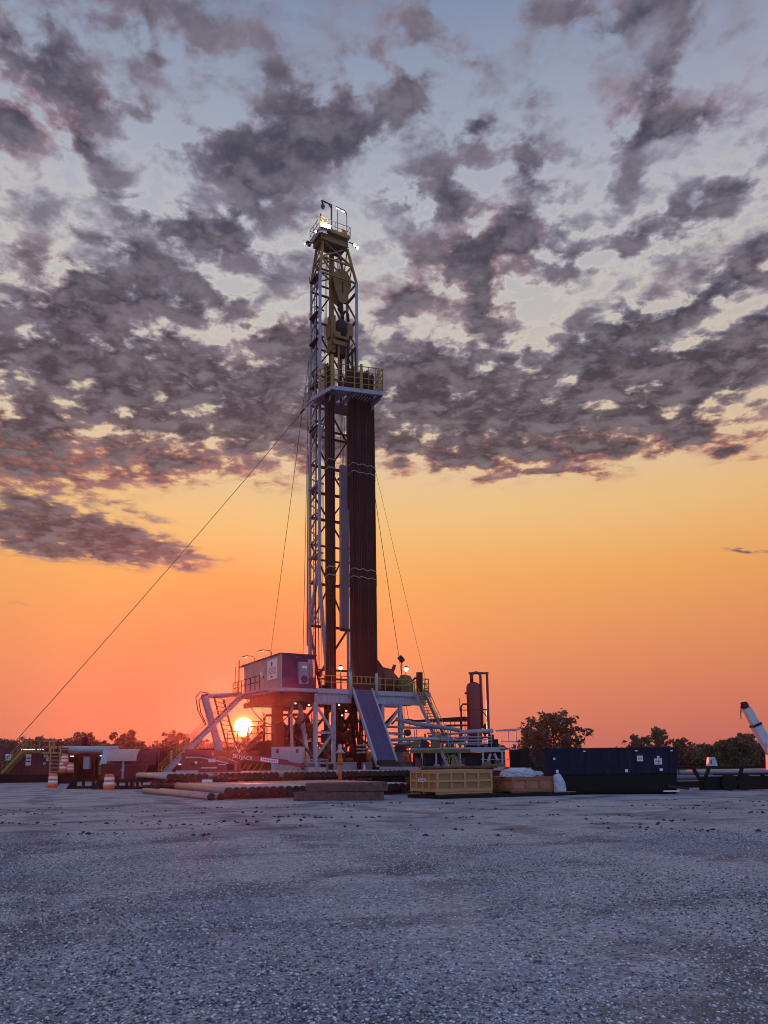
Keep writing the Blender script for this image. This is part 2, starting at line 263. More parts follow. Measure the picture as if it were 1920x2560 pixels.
# ------------------------------------------------------------------ mesh helpers
class MB:
    def __init__(s): s.v = []; s.f = []; s.sm = []
    def add(s, vs, fs, smooth=False):
        o = len(s.v); s.v += [tuple(p) for p in vs]
        for f in fs: s.f.append(tuple(i + o for i in f)); s.sm.append(smooth)
        return s
    def box(s, x0, x1, y0, y1, z0, z1):
        return s.add([(x0, y0, z0), (x1, y0, z0), (x1, y1, z0), (x0, y1, z0), (x0, y0, z1), (x1, y0, z1), (x1, y1, z1), (x0, y1, z1)],
                     [(0, 3, 2, 1), (4, 5, 6, 7), (0, 1, 5, 4), (1, 2, 6, 5), (2, 3, 7, 6), (3, 0, 4, 7)])
    def beam(s, p, q, a=0.1, b=None, up=None):
        b = b or a; p = Vector(p); q = Vector(q); d = (q - p).normalized()
        up = Vector(up) if up else (Vector((0, 0, 1)) if abs(d.z) < 0.95 else Vector((0, 1, 0)))
        x = d.cross(up).normalized() * a / 2; y = x.cross(d).normalized() * b / 2
        vs = [p - x - y, p + x - y, p + x + y, p - x + y, q - x - y, q + x - y, q + x + y, q - x + y]
        return s.add(vs, [(0, 1, 2, 3), (7, 6, 5, 4), (4, 5, 1, 0), (5, 6, 2, 1), (6, 7, 3, 2), (7, 4, 0, 3)])
    def path(s, pts, r=0.05, n=8, closed=False):
        pts = [Vector(p) for p in pts]; rr = r if hasattr(r, '__len__') else [r] * len(pts)
        ref = None; rings = []
        for i, p in enumerate(pts):
            d = (pts[min(i + 1, len(pts) - 1)] - pts[max(i - 1, 0)]).normalized()
            if ref is None or abs(ref.dot(d)) > 0.98: ref = Vector((0, 0, 1)) if abs(d.z) < 0.9 else Vector((1, 0, 0))
            x = (ref - d * ref.dot(d)).normalized(); ref = x; y = d.cross(x)
            rings.append([p + (x * math.cos(t) + y * math.sin(t)) * rr[i] for t in (2 * math.pi * k / n for k in range(n))])
        vs = [v for g in rings for v in g]; fs = []
        for i in range(len(pts) - 1):
            for k in range(n):
                fs.append((i * n + k, i * n + (k + 1) % n, (i + 1) * n + (k + 1) % n, (i + 1) * n + k))
        s.add(vs, fs, True); o = len(s.v) - len(vs)
        s.f.append(tuple(o + k for k in range(n))[::-1]); s.sm.append(False)
        s.f.append(tuple(o + (len(pts) - 1) * n + k for k in range(n))); s.sm.append(False)
        return s
    def tube(s, p, q, r=0.05, n=8, r2=None): return s.path([p, q], [r, r2 if r2 is not None else r], n)
    def lathe(s, prof, c=(0, 0, 0), n=20):
        vs = []; fs = []
        for (r, z) in prof:
            for k in range(n):
                t = 2 * math.pi * k / n; vs.append((c[0] + r * math.cos(t), c[1] + r * math.sin(t), c[2] + z))
        for i in range(len(prof) - 1):
            for k in range(n): fs.append((i * n + k, i * n + (k + 1) % n, (i + 1) * n + (k + 1) % n, (i + 1) * n + k))
        s.add(vs, fs, True); o = len(s.v) - len(vs)
        s.f.append(tuple(o + k for k in range(n))[::-1]); s.sm.append(False)
        s.f.append(tuple(o + (len(prof) - 1) * n + k for k in range(n))); s.sm.append(False)
        return s
    def prism(s, poly, axis, a, b):
        """poly of 2-D points extruded from a to b along axis ('x','y','z')"""
        def mk(p, t):
            return {'x': (t, p[0], p[1]), 'y': (p[0], t, p[1]), 'z': (p[0], p[1], t)}[axis]
        n = len(poly); vs = [mk(p, a) for p in poly] + [mk(p, b) for p in poly]
        fs = [tuple(range(n))[::-1], tuple(range(n, 2 * n))] + [(i, (i + 1) % n, n + (i + 1) % n, n + i) for i in range(n)]
        return s.add(vs, fs)
    def rails(s, pts, h=1.05, post=1.5, r=0.03, levels=(1.0, 0.5), post_r=None):
        pts = [Vector(p) for p in pts]
        for p, q in zip(pts, pts[1:]):
            n = max(1, int(round((q - p).length / post)))
            for k in range(n + 1):
                c = p.lerp(q, k / n); s.beam(c, c + Vector((0, 0, h)), (post_r or r) * 2)
            for l in levels: s.beam(p + Vector((0, 0, h * l)), q + Vector((0, 0, h * l)), r * 2)
        return s

RIG = Matrix.Translation((-8.31, 61.0, 0)) @ Matrix.Rotation(R(30), 4, 'Z')
RIG2 = RIG @ Matrix.Translation((0.27, -0.05, 0))
BASE = {}
def setlab(o, label, cat=None, group=None, kind=None):
    if label: o['label'] = label
    if cat: o['category'] = cat
    if group: o['group'] = group
    if kind: o['kind'] = kind
def build(name, mb, m, base=(0, 0, 0)):
    me = bpy.data.meshes.new(name)
    b = Vector(base)
    me.from_pydata([tuple(Vector(v) - b) for v in mb.v], [], mb.f)
    me.polygons.foreach_set('use_smooth', mb.sm)
    import bmesh
    bm = bmesh.new(); bm.from_mesh(me); bmesh.ops.recalc_face_normals(bm, faces=bm.faces); bm.to_mesh(me); bm.free()
    me.materials.append(M[m] if isinstance(m, str) else m)
    o = bpy.data.objects.new(name, me); C.objects.link(o)
    return o
def place(o, base, frame, rz):
    if frame is not None:
        o.location = frame @ Vector(base); o.rotation_euler = (0, 0, R(30) + R(rz))
    else:
        o.location = base; o.rotation_euler = (0, 0, R(rz))
def thing(name, label, cat, base=(0, 0, 0), frame=None, rz=0, group=None, local=False):
    """an Empty at the thing's base; its parts' meshes are given in the frame's coordinates (or, with local=True, in its own)"""
    o = bpy.data.objects.new(name, None); o.empty_display_size = 0.3; C.objects.link(o)
    place(o, base, frame, rz); setlab(o, label, cat, group)
    BASE[o.name] = (0, 0, 0) if local else tuple(base)
    return o
def part(name, mb, m, parent, label=None):
    b = BASE[parent.name]
    o = build(name, mb, m, b); o.parent = parent; BASE[o.name] = b
    if label: o['label'] = label
    return o
def solo(name, mb, m, label, cat, base=(0, 0, 0), frame=None, rz=0, group=None, local=False):
    o = build(name, mb, m, (0, 0, 0) if local else base); place(o, base, frame, rz); setlab(o, label, cat, group)
    BASE[o.name] = (0, 0, 0) if local else tuple(base)
    return o
def copy_tree(o, parent=None):
    c = o.copy(); C.objects.link(c)
    if parent: c.parent = parent
    for ch in o.children: copy_tree(ch, c)
    return c
def text_mesh(name, body, size, m, parent, loc, rot, depth=0.006, align='LEFT', label=None):
    cu = bpy.data.curves.new(name, 'FONT'); cu.body = body; cu.size = size; cu.extrude = depth; cu.align_x = align
    t = bpy.data.objects.new(name, cu); C.objects.link(t)
    me = bpy.data.meshes.new_from_object(t.evaluated_get(bpy.context.evaluated_depsgraph_get()))
    bpy.data.objects.remove(t); bpy.data.curves.remove(cu)
    me.materials.clear(); me.materials.append(M[m])
    o = bpy.data.objects.new(name, me); C.objects.link(o); o.parent = parent
    o.location = loc; o.rotation_euler = rot
    BASE[o.name] = BASE[parent.name]
    return o

# ------------------------------------------------------------------ ground
def ground_material():
    m = bpy.data.materials.new('gravel_pad'); m.use_nodes = True
    nt = m.node_tree; n = N(nt); b = nt.nodes['Principled BSDF']
    tc = n.new('ShaderNodeTexCoord').outputs['Object']
    vo = n.new('ShaderNodeTexVoronoi'); nt.links.new(tc, vo.inputs['Vector']); vo.inputs['Scale'].default_value = 26
    vo2 = n.new('ShaderNodeTexVoronoi'); nt.links.new(tc, vo2.inputs['Vector']); vo2.inputs['Scale'].default_value = 9
    sp = n.new('ShaderNodeSeparateColor'); nt.links.new(vo.outputs['Color'], sp.inputs[0])
    sp2 = n.new('ShaderNodeSeparateColor'); nt.links.new(vo2.outputs['Color'], sp2.inputs[0])
    stone = n.ramp(sp.outputs[0], [(0.0, (0.05, 0.06, 0.08)), (0.3, (0.21, 0.23, 0.27)), (0.65, (0.40, 0.43, 0.47)), (1.0, (0.68, 0.71, 0.76))])
    st2 = n.ramp(sp2.outputs[0], [(0.0, (0.13, 0.14, 0.18)), (0.4, (0.36, 0.385, 0.43)), (1.0, (0.54, 0.57, 0.62))])
    col = n.mix(0.35, stone, st2)
    # fine dust between patches of open stone
    big = n.noise(tc, 0.22, 5, 0.6, 0.8)
    mpn = n.new('ShaderNodeMapping'); nt.links.new(tc, mpn.inputs[0]); mpn.inputs[3].default_value = (0.35, 1.0, 1.0)
    med = n.noise(mpn.outputs[0], 0.9, 6, 0.68, 0.4)
    dust = n.smooth(n.noise(tc, 0.45, 6, 0.65, 0.3), 0.35, 0.68)
    col = n.mix(n.math('MULTIPLY', dust, 0.62), col, (0.47, 0.49, 0.545))
    col = n.mix(n.smooth(big, 0.42, 0.66), col, n.mix(1.0, col, (0.58, 0.63, 0.74), 'MULTIPLY'))
    col = n.mix(n.math('MULTIPLY', n.smooth(med, 0.60, 0.74), 0.45), col, (0.09, 0.08, 0.09))
    col = n.mix(n.math('MULTIPLY', n.smooth(n.noise(tc, 0.33, 6, 0.7, 1.0), 0.62, 0.74), 0.55), col, (0.13, 0.115, 0.12))
    # wheel tracks crossing the pad
    for (ang, sc, dist, wdt, seed) in ((74, 0.10, 3.0, 0.035, 3.0), (-22, 0.06, 4.0, 0.03, 9.0), (38, 0.05, 3.5, 0.03, 5.0)):
        mp = n.new('ShaderNodeMapping'); nt.links.new(tc, mp.inputs[0]); mp.inputs[2].default_value = (0, 0, R(ang)); mp.inputs[1].default_value = (seed, 0, 0)
        wv = n.new('ShaderNodeTexWave'); nt.links.new(mp.outputs[0], wv.inputs['Vector'])
        wv.inputs['Scale'].default_value = sc; wv.inputs['Distortion'].default_value = dist; wv.inputs['Detail'].default_value = 2; wv.inputs['Detail Scale'].default_value = 0.3
        line = n.smooth(wv.outputs['Fac'], 0.84, 0.97)
        brk = n.smooth(n.noise(tc, 0.8, 4, 0.6), 0.42, 0.6)
        col = n.mix(n.math('MULTIPLY', n.math('MULTIPLY', line, brk), 0.65), col, (0.11, 0.10, 0.125))
    nt.links.new(col, b.inputs['Base Color']); b.inputs['Roughness'].default_value = 0.85
    h = n.math('ADD', n.math('MULTIPLY', vo.outputs['Distance'], -0.8), n.math('MULTIPLY', n.noise(tc, 3.0, 6, 0.6), 1.3))
    bp = n.new('ShaderNodeBump'); bp.inputs['Strength'].default_value = 0.9; bp.inputs['Distance'].default_value = 0.05
    nt.links.new(h, bp.inputs['Height']); nt.links.new(bp.outputs[0], b.inputs['Normal'])
    return m
M['gravel'] = ground_material()
M['field'] = mat('dark_field_grass', (0.05, 0.055, 0.03), 0.9, 0, 0.4, 0.1)
g = MB().add([(-330, -100, -0.12), (330, -100, -0.12), (330, 330, -0.12), (-330, 330, -0.12)], [(0, 1, 2, 3)])
o = build('ground_field', g, 'field'); setlab(o, None, kind='structure')
# gravel pad: a gently uneven sheet
def pad_h(x, y):
    return 0.03 * math.sin(x * 0.31 + 1.3) * math.sin(y * 0.27) + 0.02 * math.sin(x * 0.9 + y * 0.5)
nx, ny = 120, 110; vs = []; fs = []
for j in range(ny + 1):
    y = -25 + 135 * j / ny
    for i in range(nx + 1):
        x = -75 + 150 * i / nx
        vs.append((x, y, pad_h(x, y) * min(1, max(0, (34 - y) / 10)) - 0.0))
for j in range(ny):
    for i in range(nx):
        a = j * (nx + 1) + i; fs.append((a, a + 1, a + nx + 2, a + nx + 1))
o = build('ground_gravel', MB().add(vs, fs, True), 'gravel'); setlab(o, None, kind='structure')
# loose stones in the foreground (nobody could count them)
def stones(name, count, yr, size, mats, seed, clump=None):
    rs = np.random.RandomState(seed)
    y = yr[0] + (yr[1] - yr[0]) * rs.rand(count) ** 1.35
    x = (rs.rand(count) * 2 - 1) * (y * 0.56 + 1.5)
    if clump is not None:
        k = rs.randint(0, len(clump), count); cl = np.array(clump)
        x = cl[k, 0] + rs.randn(count) * cl[k, 2]; y = cl[k, 1] + rs.randn(count) * cl[k, 3]
    s = size * (0.45 + rs.rand(count) ** 2 * 1.1)
    octa = np.array([(1, 0, 0), (0, 1, 0), (-1, 0, 0), (0, -1, 0), (0, 0, 1), (0, 0, -1)], float)
    tris = np.array([(0, 1, 4), (1, 2, 4), (2, 3, 4), (3, 0, 4), (1, 0, 5), (2, 1, 5), (3, 2, 5), (0, 3, 5)])
    th = rs.rand(count) * 6.283
    sc = np.stack([s * (0.7 + rs.rand(count) * 0.7), s * (0.6 + rs.rand(count) * 0.5), s * (0.35 + rs.rand(count) * 0.4)], 1)
    v = octa[None] * sc[:, None, :] * (0.75 + rs.rand(count, 6, 1) * 0.5)
    # tilt
    ti = (rs.rand(count) - .5) * 1.0; ct, st = np.cos(ti)[:, None], np.sin(ti)[:, None]
    vy = v[:, :, 1] * ct - v[:, :, 2] * st; vz = v[:, :, 1] * st + v[:, :, 2] * ct; v[:, :, 1] = vy; v[:, :, 2] = vz
    ct, st = np.cos(th)[:, None], np.sin(th)[:, None]
    vx = v[:, :, 0] * ct - v[:, :, 1] * st; vy = v[:, :, 0] * st + v[:, :, 1] * ct
    zz = np.array([pad_h(a, b) * min(1, max(0, (34 - b) / 10)) for a, b in zip(x, y)])
    v = np.stack([vx + x[:, None], vy + y[:, None], v[:, :, 2] + (zz + s * 0.22)[:, None]], 2).reshape(-1, 3)
    f = (tris[None] + 6 * np.arange(count)[:, None, None]).reshape(-1, 3)
    me = bpy.data.meshes.new(name); me.vertices.add(len(v)); me.vertices.foreach_set('co', v.ravel())
    me.loops.add(f.size); me.loops.foreach_set('vertex_index', f.ravel().astype(np.int32))
    me.polygons.add(len(f)); me.polygons.foreach_set('loop_start', np.arange(0, f.size, 3, dtype=np.int32)); me.polygons.foreach_set('loop_total', np.full(len(f), 3, dtype=np.int32))
    mi = np.repeat(rs.choice(len(mats), count, p=[.26, .36, .25, .13] if len(mats) == 4 else None), 8).astype(np.int32)
    for mm in mats: me.materials.append(mm)
    me.polygons.foreach_set('material_index', mi); me.update(calc_edges=True)
    o = bpy.data.objects.new(name, me); C.objects.link(o)
    return o
SM = [mat('stone_%s' % k, c, 0.8, 0, 0.15, 9) for k, c in (('dark', (0.085, 0.09, 0.12)), ('mid', (0.28, 0.305, 0.35)), ('light', (0.50, 0.54, 0.60)), ('pale', (0.74, 0.77, 0.82)))]
o = stones('gravel_stones', 150000, (4.2, 18.0), 0.0120, SM, 5)
setlab(o, 'loose grey and bluish gravel stones covering the foreground of the pad', 'gravel', kind='stuff')
cl = []
rr = random.Random(3)
for k in range(70):
    y = rr.uniform(17, 31); cl.append((rr.uniform(-0.5, 0.5) * y * 1.05, y, rr.uniform(.15, .9), rr.uniform(.05, .2)))
o = stones('mud_clods', 600, (16, 32), 0.045, [mat('mud_clod', (0.055, 0.045, 0.05), 0.95, 0, 0.3, 6)], 9, cl)
setlab(o, 'dark dried mud clods strewn in ragged lines across the gravel', 'mud', kind='stuff')

# ================================================================== THE RIG (frame RIG: u along the rig front, v away from the viewer)
ZF = 7.7
sub = thing('rig_substructure', 'pale braced steel base carrying the drill floor with yellow guard rails', 'rig base', (7, 5, 0), RIG2)
def bbar(name, p, q, m, par, a=0.2, b=None): return part(name, MB().beam(p, q, a, b), m, par)
d = MB().box(2.9, 14.0, 0.0, 10.5, ZF - 0.2, ZF)
part('floor_deck', d, 'olive', sub)
b = MB()
b.box(2.9, 14.0, -0.12, 0.0, ZF - 0.42, ZF - 0.03)
part('front_fascia', b, 'grey', sub)
for (x0, x1) in ((2.75, 6.1), (8.6, 13.6)):
    for y in (0.05, 9.4):
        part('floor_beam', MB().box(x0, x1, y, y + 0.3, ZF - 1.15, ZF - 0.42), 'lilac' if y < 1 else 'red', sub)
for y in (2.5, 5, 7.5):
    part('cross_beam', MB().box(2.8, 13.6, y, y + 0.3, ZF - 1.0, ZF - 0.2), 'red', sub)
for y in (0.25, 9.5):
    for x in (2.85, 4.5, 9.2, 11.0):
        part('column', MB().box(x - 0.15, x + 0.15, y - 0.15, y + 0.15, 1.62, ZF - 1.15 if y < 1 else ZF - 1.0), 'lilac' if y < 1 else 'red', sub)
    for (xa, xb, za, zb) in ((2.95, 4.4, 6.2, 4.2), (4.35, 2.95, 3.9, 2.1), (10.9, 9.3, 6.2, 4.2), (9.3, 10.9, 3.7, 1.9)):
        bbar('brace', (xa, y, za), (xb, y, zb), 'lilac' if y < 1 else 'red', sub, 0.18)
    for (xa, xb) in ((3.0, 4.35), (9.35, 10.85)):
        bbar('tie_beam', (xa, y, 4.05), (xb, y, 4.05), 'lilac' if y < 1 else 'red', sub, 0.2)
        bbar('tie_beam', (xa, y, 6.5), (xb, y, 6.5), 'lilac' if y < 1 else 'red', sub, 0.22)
for x in (2.85, 4.5, 9.2, 11.0):   # side bracing between front and back columns
    bbar('brace', (x, 0.6, 2.0), (x, 9.2, 6.1), 'red', sub, 0.16); bbar('brace', (x, 0.6, 6.1), (x, 9.2, 2.0), 'red', sub, 0.16)
for (x0, x1) in ((2.7, 6.4), (10.0, 12.5), (8.2, 9.7)):
    bb = MB().box(x0, x1, -0.3, 10.0, 0.55, 1.55); bb.box(x0 - 0.05, x1 + 0.05, -0.35, 10.05, 1.55, 1.62)
    part('base_box', bb, 'lilac', sub)
b = MB().box(2.4, 12.9, -0.6, 10.3, 0.02, 0.55); part('timber_footing', b, 'oldwood', sub)
# guard rails of the floor
r1 = MB().rails([(3.3, 0.08, ZF), (6.15, 0.08, ZF)], 1.1, 0.95, 0.03); part('guard_rail', r1, 'rail', sub)
r1 = MB().rails([(6.2, 0.02, ZF), (8.35, 0.02, ZF)], 1.15, 0.43, 0.04, (1.0, 0.48)); part('floor_gate', r1, 'rail', sub)
part('kick_board', MB().box(6.2, 8.35, -0.03, 0.05, ZF + 0.02, ZF + 0.48), 'red', sub)
r1 = MB().rails([(8.6, 0.08, ZF), (12.0, 0.08, ZF)], 1.1, 0.85, 0.03); part('guard_rail', r1, 'rail', sub)
r1 = MB().rails([(13.3, 0.1, ZF), (13.95, 0.1, ZF), (13.95, 10.3, ZF)], 1.25, 0.6, 0.03, (1.0, 0.66, 0.33)); part('guard_rail', r1, 'rail', sub)
part('end_panel', MB().box(13.35, 13.95, 0.02, 0.08, ZF - 0.3, ZF + 0.25), 'olive', sub)
for (x, h) in ((5.95, 1.5), (8.45, 1.5)):
    part('gate_post', MB().tube((x, -0.1, ZF - 0.7), (x, -0.1, ZF + h), 0.13, 10), 'grey', sub)
# legs and ladder-frames under the floor's middle, seen between the columns
for (p, q, a) in (((1.6, 5.5, 7.0), (1.9, 5.5, 0.6), 0.75), ((2.6, 3.0, 7.1), (3.6, 3.0, 0.9), 0.28), ((3.4, 5.0, 7.1), (4.4, 5.0, 0.9), 0.26), ((2.0, 3.4, 7.1), (2.2, 3.4, 0.9), 0.2)):
    part('inclined_leg', MB().beam(p, q, a), 'red' if a > 0.5 else 'lilac', sub)
for (x, y) in ((5.2, 3.2), (5.9, 7.0), (8.9, 7.5), (7.9, 8.5)):
    part('inner_leg', MB().box(x - .12, x + .12, y - .12, y + .12, 0.6, 6.7), 'red', sub)
part('red_mud_line', MB().path([(3, 8, 4.0), (9, 8, 4.0), (9.4, 8, 4.4), (9.4, 8, 6.4)], 0.1, 8), 'red', sub)
rk = random.Random(21)
for k in range(16):
    x, y = rk.uniform(3.6, 10.6), rk.uniform(5.5, 9.2)
    part('riser_pipe', MB().tube((x, y, .6), (x + rk.uniform(-.2, .2), y, rk.uniform(3.5, 6.6)), rk.uniform(.05, .14), 8), rk.choice(('red', 'dark', 'dark', 'olive', 'grey')), sub)
for k in range(12):
    x, y, z = rk.uniform(3.2, 8.5), rk.uniform(4.5, 9.0), rk.uniform(1.0, 5.8)
    part('cross_pipe', MB().tube((x, y, z), (x + rk.uniform(1.0, 2.6), y + rk.uniform(-.4, .4), z + rk.uniform(-.2, .2)), rk.uniform(.05, .12), 8), rk.choice(('red', 'dark', 'grey', 'olive')), sub)
for k in range(10):
    x, y, z = rk.uniform(3.4, 10.0), rk.uniform(5.0, 8.5), rk.uniform(.7, 2.2); a_ = rk.uniform(.2, .45)
    part('equipment_box', MB().box(x, x + a_ * 1.8, y, y + a_, .6, z), rk.choice(('red', 'dark', 'lilac', 'red')), sub)
# hanging hoses
def hang(a, b_, sag, n=14):
    a, b_ = Vector(a), Vector(b_); return [a.lerp(b_, t / n) - Vector((0, 0, sag * 4 * (t / n) * (1 - t / n))) for t in range(n + 1)]
# floodlights under the floor and light fittings on the floor (sub-parts: lens)
def fitting(par, p, r=0.11, m='lens', name='work_light', arm=None):
    mb = MB().lathe([(r * .5, 0.16), (r * .9, 0.10), (r * 1.05, 0.0)], (p[0], p[1], p[2]), 12)
    if arm: mb.tube(p, arm, 0.03, 6)
    f = part(name, mb, 'dark', par)
    q = MB().lathe([(r * .55, -0.001), (r * .92, -r * .3), (r * .95, -r * .7), (r * .75, -r * 1.15), (r * .3, -r * 1.45)], p, 14)
    part('lens', q, m, f); return f
fitting(sub, (3.55, 1.6, 3.12), 0.15, 'lens', arm=(3.6, 1.6, 4.2))
for p in ((2.0, 1.5, 6.75), (2.6, 1.0, 6.4), (1.3, 0.8, 6.5), (5.3, 0.8, 6.5), (6.6, 2.0, 6.1), (6.3, 2.2, 5.7)): fitting(sub, p, 0.09, 'lens_dim')
fitting(sub, (5.5, 0.9, 9.7), 0.17, 'lens', arm=(5.5, 0.9, ZF))
fitting(sub, (12.1, 0.9, 9.95), 0.19, 'lens', arm=(12.0, 1.1, ZF))
f = part('floodlight_pole', MB().tube((11.7, 1.0, ZF), (11.7, 1.0, 10.6), 0.05, 6), 'dark', sub)
part('floodlight_head', MB().beam((11.45, 1.0, 10.95), (11.85, 1.0, 10.55), 0.3, 0.38), 'dark', f)

solo('dangling_lines', MB().path([(11.8, 1.2, 6.6), (11.85, 1.2, 4.6), (11.7, 1.2, 3.0)], .03, 5).path([(12.0, 1.2, 6.6), (12.0, 1.2, 3.2)], .03, 5).path([(11.75, 1.2, 6.6), (12.05, 1.2, 3.6)], .03, 5).box(11.7, 12.1, 1.1, 1.3, 6.55, 6.65), 'dark', 'thin dark lines dangling below the right end of the drill floor', 'cable', (11.9, 1.2, 3.0), RIG2)
# wellhead stack below the floor
bop = thing('wellhead_stack', 'dark stacked wellhead valves standing under the drill floor behind the slide', 'wellhead', (6.9, 4.4, 0), RIG2)
prof = [(1.0, 0.1), (1.0, .5), (.6, .52), (.6, 1.0), (.95, 1.02), (.95, 1.3), (.55, 1.32), (.55, 1.8), (.8, 1.82), (.8, 2.9), (.6, 2.95), (.6, 3.2), (.95, 3.22), (.95, 4.6), (.7, 4.8), (.45, 4.9), (.45, 6.6)]
part('valve_stack', MB().lathe(prof, (6.9, 4.4, 0), 20), 'red', bop)
for z in (1.5, 2.3, 3.6, 4.2):
    part('side_bonnet', MB().tube((5.4, 4.4, z), (8.4, 4.4, z), 0.28, 12), 'dark', bop)
part('guide_post', MB().box(5.2, 5.55, 3.2, 3.5, 0.5, 6.7), 'olive', bop)
part('choke_line', MB().path([(7.8, 4.0, 2.3), (8.8, 3.6, 2.3), (9.0, 3.5, 1.8), (9.0, 3.5, .3)], 0.12, 8), 'red', bop)
part('hose_bundle', MB().path(hang((5.6, 2.6, 6.6), (7.6, 2.8, 6.6), 2.4), 0.12, 8).path(hang((6.0, 2.4, 6.6), (8.0, 2.8, 6.6), 1.6), 0.1, 8), 'black', bop)
hb = MB(); 
for k in range(9): hb.path([(7.0 + k * .16, 2.0 + (k % 3) * .2, 6.6), (7.05 + k * .15, 2.1, 4.4 - (k % 4) * .3), (7.5 + k * .1, 2.2, 2.6), (7.6 + k * .16, 2.3, 0.8)], 0.07, 6)
solo('control_hose_bundle', hb, 'black', 'black bundle of control hoses hanging under the floor beside the slide', 'hose', (7.6, 2.1, 0.8), RIG2)
solo('hose_reel_drum', MB().lathe([(0.1, 0), (0.45, .15), (0.8, .7), (0.85, 1.3), (.6, 2.0), (.35, 2.4), (.2, 2.5)], (4.5, 6.5, 3.6), 18), 'red', 'dark red rounded vessel hanging between the left pair of pale columns', 'vessel', (4.5, 6.5, 3.6), RIG2)

# V-door slide
ramp = thing('pipe_slide', 'blue steel pipe slide sloping from the drill floor down to the walkway', 'slide', (7.0, -4.2, 1.2), RIG2)
def strip(mb, x0, x1, a, b, t): # a,b = (v,z)
    return mb.prism([(a[0], a[1]), (b[0], b[1]), (b[0], b[1] - t), (a[0], a[1] - t)], 'x', x0, x1)
part('slide_bed', strip(MB(), 6.25, 7.95, (-0.15, ZF - 0.05), (-4.0, 1.75), 0.08), 'blue', ramp)
for x in (6.1, 7.95):
    part('side_stringer', strip(MB(), x, x + 0.15, (-0.1, ZF + 0.18), (-4.05, 1.80), 0.5), 'grey', ramp)
part('landing_plate', MB().prism([(-4.0, 1.75), (-4.9, 1.25), (-4.9, 1.2), (-4.0, 1.45)], 'x', 6.2, 8.0), 'dark', ramp)
part('slide_rib', strip(strip(MB(), 6.8, 6.84, (-0.16, ZF - .04), (-4.0, 1.76), 0.02), 7.4, 7.44, (-0.16, ZF - .04), (-4.0, 1.76), 0.02), 'blue', ramp)
part('foot_stand', MB().beam((6.2, -3.6, 0.1), (6.2, -3.6, 2.0), .2).beam((8.0, -3.6, 0.1), (8.0, -3.6, 2.0), .2).box(6.1, 8.1, -3.8, -3.4, 0.9, 1.2), 'dark', ramp)

# catwalk toward the viewer
cw = thing('pipe_walkway', 'long low steel walkway with pale edge running out from the foot of the slide', 'walkway', (7.2, -12, 0), RIG2)
part('deck', MB().box(6.25, 8.25, -20, -4.6, 1.0, 1.16), 'grey', cw)
for k in range(8):
    y = -19.5 + k * 2.05
    part('deck_stand', MB().box(6.3, 8.2, y, y + 1.1, 0.02, 1.0), ('red', 'dark', 'olive')[k % 3], cw)
part('edge_rail', MB().box(6.12, 6.25, -20, -4.6, 1.02, 1.24), 'grey', cw)

# stairs ------------------------------------------------
def stair(name, label, top, bot, width_vec, m_str, m_rail, steps, frame=RIG, both=True, rail_h=1.0):
    t = thing(name, label, 'stairs', tuple(bot), frame)
    top, bot, wv = Vector(top), Vector(bot), Vector(width_vec)
    for k in (0, 1):
        part('stringer', MB().beam(top + wv * k, bot + wv * k, 0.09, 0.3), m_str, t)
    d = MB()
    for i in range(steps):
        c = bot.lerp(top, (i + 0.5) / steps); d.beam(c, c + wv, 0.26, 0.04)
    part('treads', d, 'olive', t)
    for k in ((0, 1) if both else (0,)):
        r = MB(); off = wv * k
        for lv in (1.0, 0.5):
            r.tube(top + off + Vector((0, 0, rail_h * lv)), bot + off + Vector((0, 0, rail_h * lv)), 0.03, 6)
        for i in range(6):
            c = bot.lerp(top, i / 5) + off; r.tube(c, c + Vector((0, 0, rail_h)), 0.028, 6)
        part('handrail', r, m_rail, t)
    return t
stair('floor_stairs', 'pale steep stairs with yellow handrails at the right end of the drill floor', (12.35, -0.05, ZF), (12.55, -4.9, 0.9), (1.05, 0, 0), 'lilac', 'rail', 26, RIG2)
stair('doghouse_stairs', 'long pale stairs with yellow handrails slanting down left of the cabin', (-0.35, 7.4, 7.7), (-7.5, 7.4, 0.5), (0, 1.0, 0), 'lilac', 'rail', 30)

# leaning frame left of the cabin
fr = thing('leaning_ladder_frame', 'leaning pale leg frame with a caged red ladder under the left stairs', 'frame', (-1.5, 8.6, 0.4), RIG)
part('top_arm', MB().tube((-0.3, 8.8, 7.75), (-3.9, 8.6, 7.45), 0.22, 12), 'lilac', fr)
part('leg', MB().beam((-3.75, 8.4, 7.4), (-1.55, 8.4, 0.4), 0.55, 0.5), 'lilac', fr)
part('leg', MB().beam((-3.3, 9.9, 7.3), (-0.85, 9.9, 0.4), 0.3, 0.3), 'lilac', fr)
ld = MB(); 
for k in (0, 1): ld.beam((-2.95 + .0, 8.2 + k * .0 , 7.4) if k == 0 else (-2.1, 8.2, 7.2), (-0.95, 8.2, 0.6) if k == 0 else (-0.1, 8.2, 0.6), 0.13)
for i in range(17):
    t_ = i / 17; p = Vector((-2.95, 8.2, 7.4)).lerp(Vector((-.95, 8.2, .6)), t_); q = Vector((-2.1, 8.2, 7.2)).lerp(Vector((-.1, 8.2, .6)), t_)
    ld.beam(p, q, 0.06)
part('ladder', ld, 'red', fr)
part('hose', MB().path([(-3.4, 8.2, 7.7), (-4.2, 8.1, 7.8), (-4.6, 8.1, 7.3), (-4.4, 8.1, 6.2), (-3.7, 8.1, 4.9)], 0.05, 8).path([(-3.5, 8.3, 7.6), (-4.0, 8.2, 7.5), (-4.3, 8.2, 7.0), (-4.1, 8.2, 6.0), (-3.6, 8.2, 5.0)], 0.05, 8), 'dark', fr)
part('strut', MB().tube((-3.1, 8.3, 5.0), (-2.0, 8.3, 2.9), 0.05, 6), 'grey', fr)

